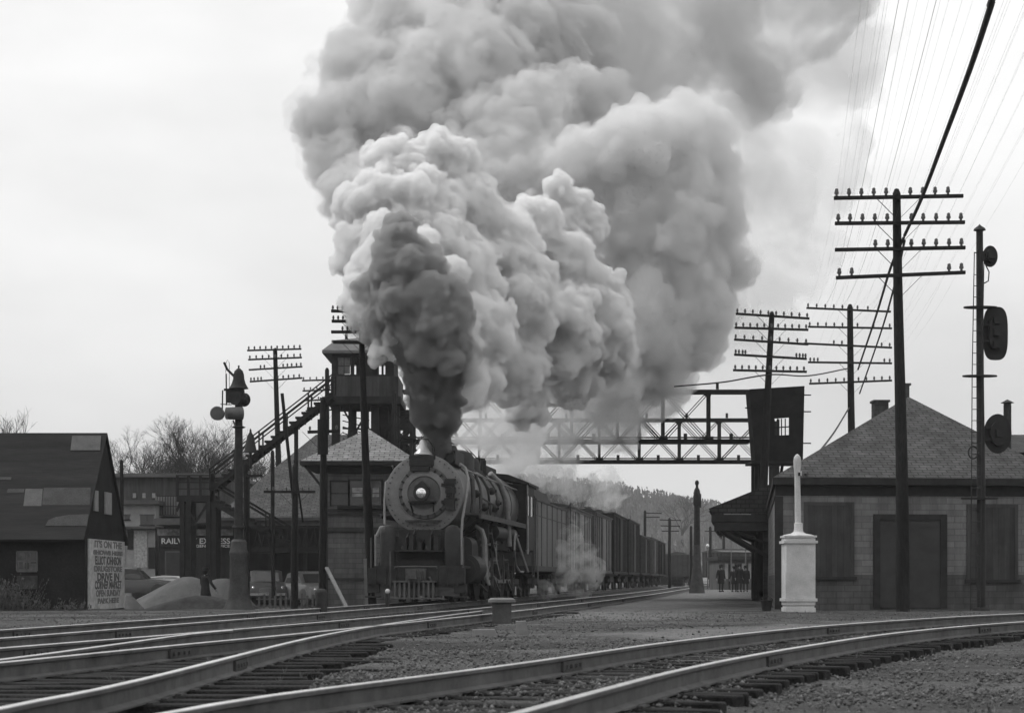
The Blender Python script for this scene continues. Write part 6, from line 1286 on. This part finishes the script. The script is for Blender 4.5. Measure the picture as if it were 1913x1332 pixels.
def vol_tex(name, colr, dens, scale, lo, hi, stretch=(1, 1, 1), seed=0):
    """as vol_mat, with the density torn up by turbulence"""
    m = vol_mat(name, colr, dens); nt = m.node_tree; N = nt.nodes; L = nt.links; v = N['Principled Volume']
    g = N.new('ShaderNodeNewGeometry'); mp = N.new('ShaderNodeMapping'); mp.inputs['Scale'].default_value = stretch; mp.inputs['Location'].default_value = (seed, seed * 2, 0); L.new(g.outputs['Position'], mp.inputs[0])
    n = N.new('ShaderNodeTexNoise'); n.inputs['Scale'].default_value = scale; n.inputs['Detail'].default_value = 5; n.inputs['Roughness'].default_value = .62; n.inputs['Distortion'].default_value = .6; L.new(mp.outputs[0], n.inputs['Vector'])
    r = N.new('ShaderNodeMapRange'); r.interpolation_type = 'SMOOTHSTEP'; r.inputs['From Min'].default_value = lo; r.inputs['From Max'].default_value = hi; r.inputs['To Min'].default_value = 0; r.inputs['To Max'].default_value = dens
    L.new(n.outputs[0], r.inputs[0]); L.new(r.outputs[0], v.inputs['Density']); m.cycles.volume_step_rate = .25; return m
G = lambda P_, k, dz=0: [(a, b_, c * k, d + dz) for a, b_, c, d in P_]
billow('smoke', BRIGHT, 20, 8, .065, 3, 'pale billowing smoke rising from the locomotive stack', vol_mat('smoke_pale', .935, 5.5), .26)
billow('smoke', DARKLOW, 18, 12, .055, 4, 'near-black sooty smoke column just above the locomotive stack', vol_tex('smoke_dark', .3, 9, 1.3, .25, .55, seed=6), .22)
billow('smoke', DARKUP, 20, 12, .055, 14, 'brownish dark upper part of the sooty column entering the pale billows', vol_tex('smoke_dark_upper', .5, 7, 1.1, .32, .6, seed=9), .22)
billow('smoke', MIXP, 16, 10, .055, 15, 'small pale puffs curling in front of the dark smoke column', vol_tex('smoke_puffs', .88, 5, 1.5, .36, .6, seed=11), .2)
billow('smoke', MID, 20, 12, .1, 5, 'rounded grey smoke bank right of the pale billows', vol_mat('smoke_mid', .89, 1.5), .34)
billow('smoke', BACK, 20, 12, .11, 6, 'older grey smoke rolling behind and above the pale billows', vol_mat('smoke_back', .79, 1.3), .3)
billow('smoke', TOP, 14, 6, .2, 8, 'dark smoke spread across the top of the sky', vol_tex('smoke_top', .68, .75, .16, .34, .74, seed=3), .4)
billow('smoke', WISP, 14, 6, .2, 9, 'thin pale wisps at the right edge of the smoke', vol_tex('smoke_wisp', .84, .3, .2, .38, .7, seed=5), .3)
billow('smoke', VEIL, 16, 8, .12, 10, 'thin smoke veil drifting over the signal bridges', vol_tex('smoke_veil', .95, 1.3, .5, .34, .62, seed=8), .3)
billow('smoke', G(MID, 1.22, -.3) + G(BACK[:8] + BACK[11:15] + BACK[17:], 1.2, -.3), 12, 4, .2, 16, 'soft torn fringe around the older grey smoke', vol_tex('smoke_fringe', .9, .9, .4, .40, .70, seed=2), .4)
billow('smoke', G(BRIGHT, 1.08), 10, 4, .15, 17, 'soft torn fringe around the pale billows', vol_tex('smoke_fringe_pale', .95, 2.0, .9, .45, .66, seed=7), .2)
STEAM = [(1045,1088,20,76),(1060,1062,26,76.5),(1052,1030,22,76.5),(1085,1088,26,78),(1068,998,20,77),(1018,1105,18,75),(985,1112,14,73),(1105,1072,24,79),(1080,970,14,77.5),(1090,1040,24,78)]
billow('steam', STEAM, 18, 8, .05, 12, 'pale steam leaking low beside the tender and first box car', vol_tex('steam_low', .97, 1.5, 1.6, .42, .68, seed=1), .16, lumps=(.7, .3))
STEAM2 = [(955,862,14,66),(972,850,20,67),(990,866,22,69),(1015,884,28,72),(1045,892,30,75),(1080,905,30,79),(1130,915,34,84),(1000,840,28,71)]
billow('steam', STEAM2, 18, 8, .06, 13, 'pale steam trailing off the cab roof above the tender', vol_tex('steam_high', .97, 1.4, 1.2, .42, .68, seed=4), .16, lumps=(.7, .3))
# ---------------------------------------------------------------- haze
b = MB(); b.b2((-900, -80, -3), (900, 1000, 75)); hz = b.build('haze', vol_mat('haze_air', .95, .00025)); tag(hz, 'thin grey haze over the yard', kind='stuff')
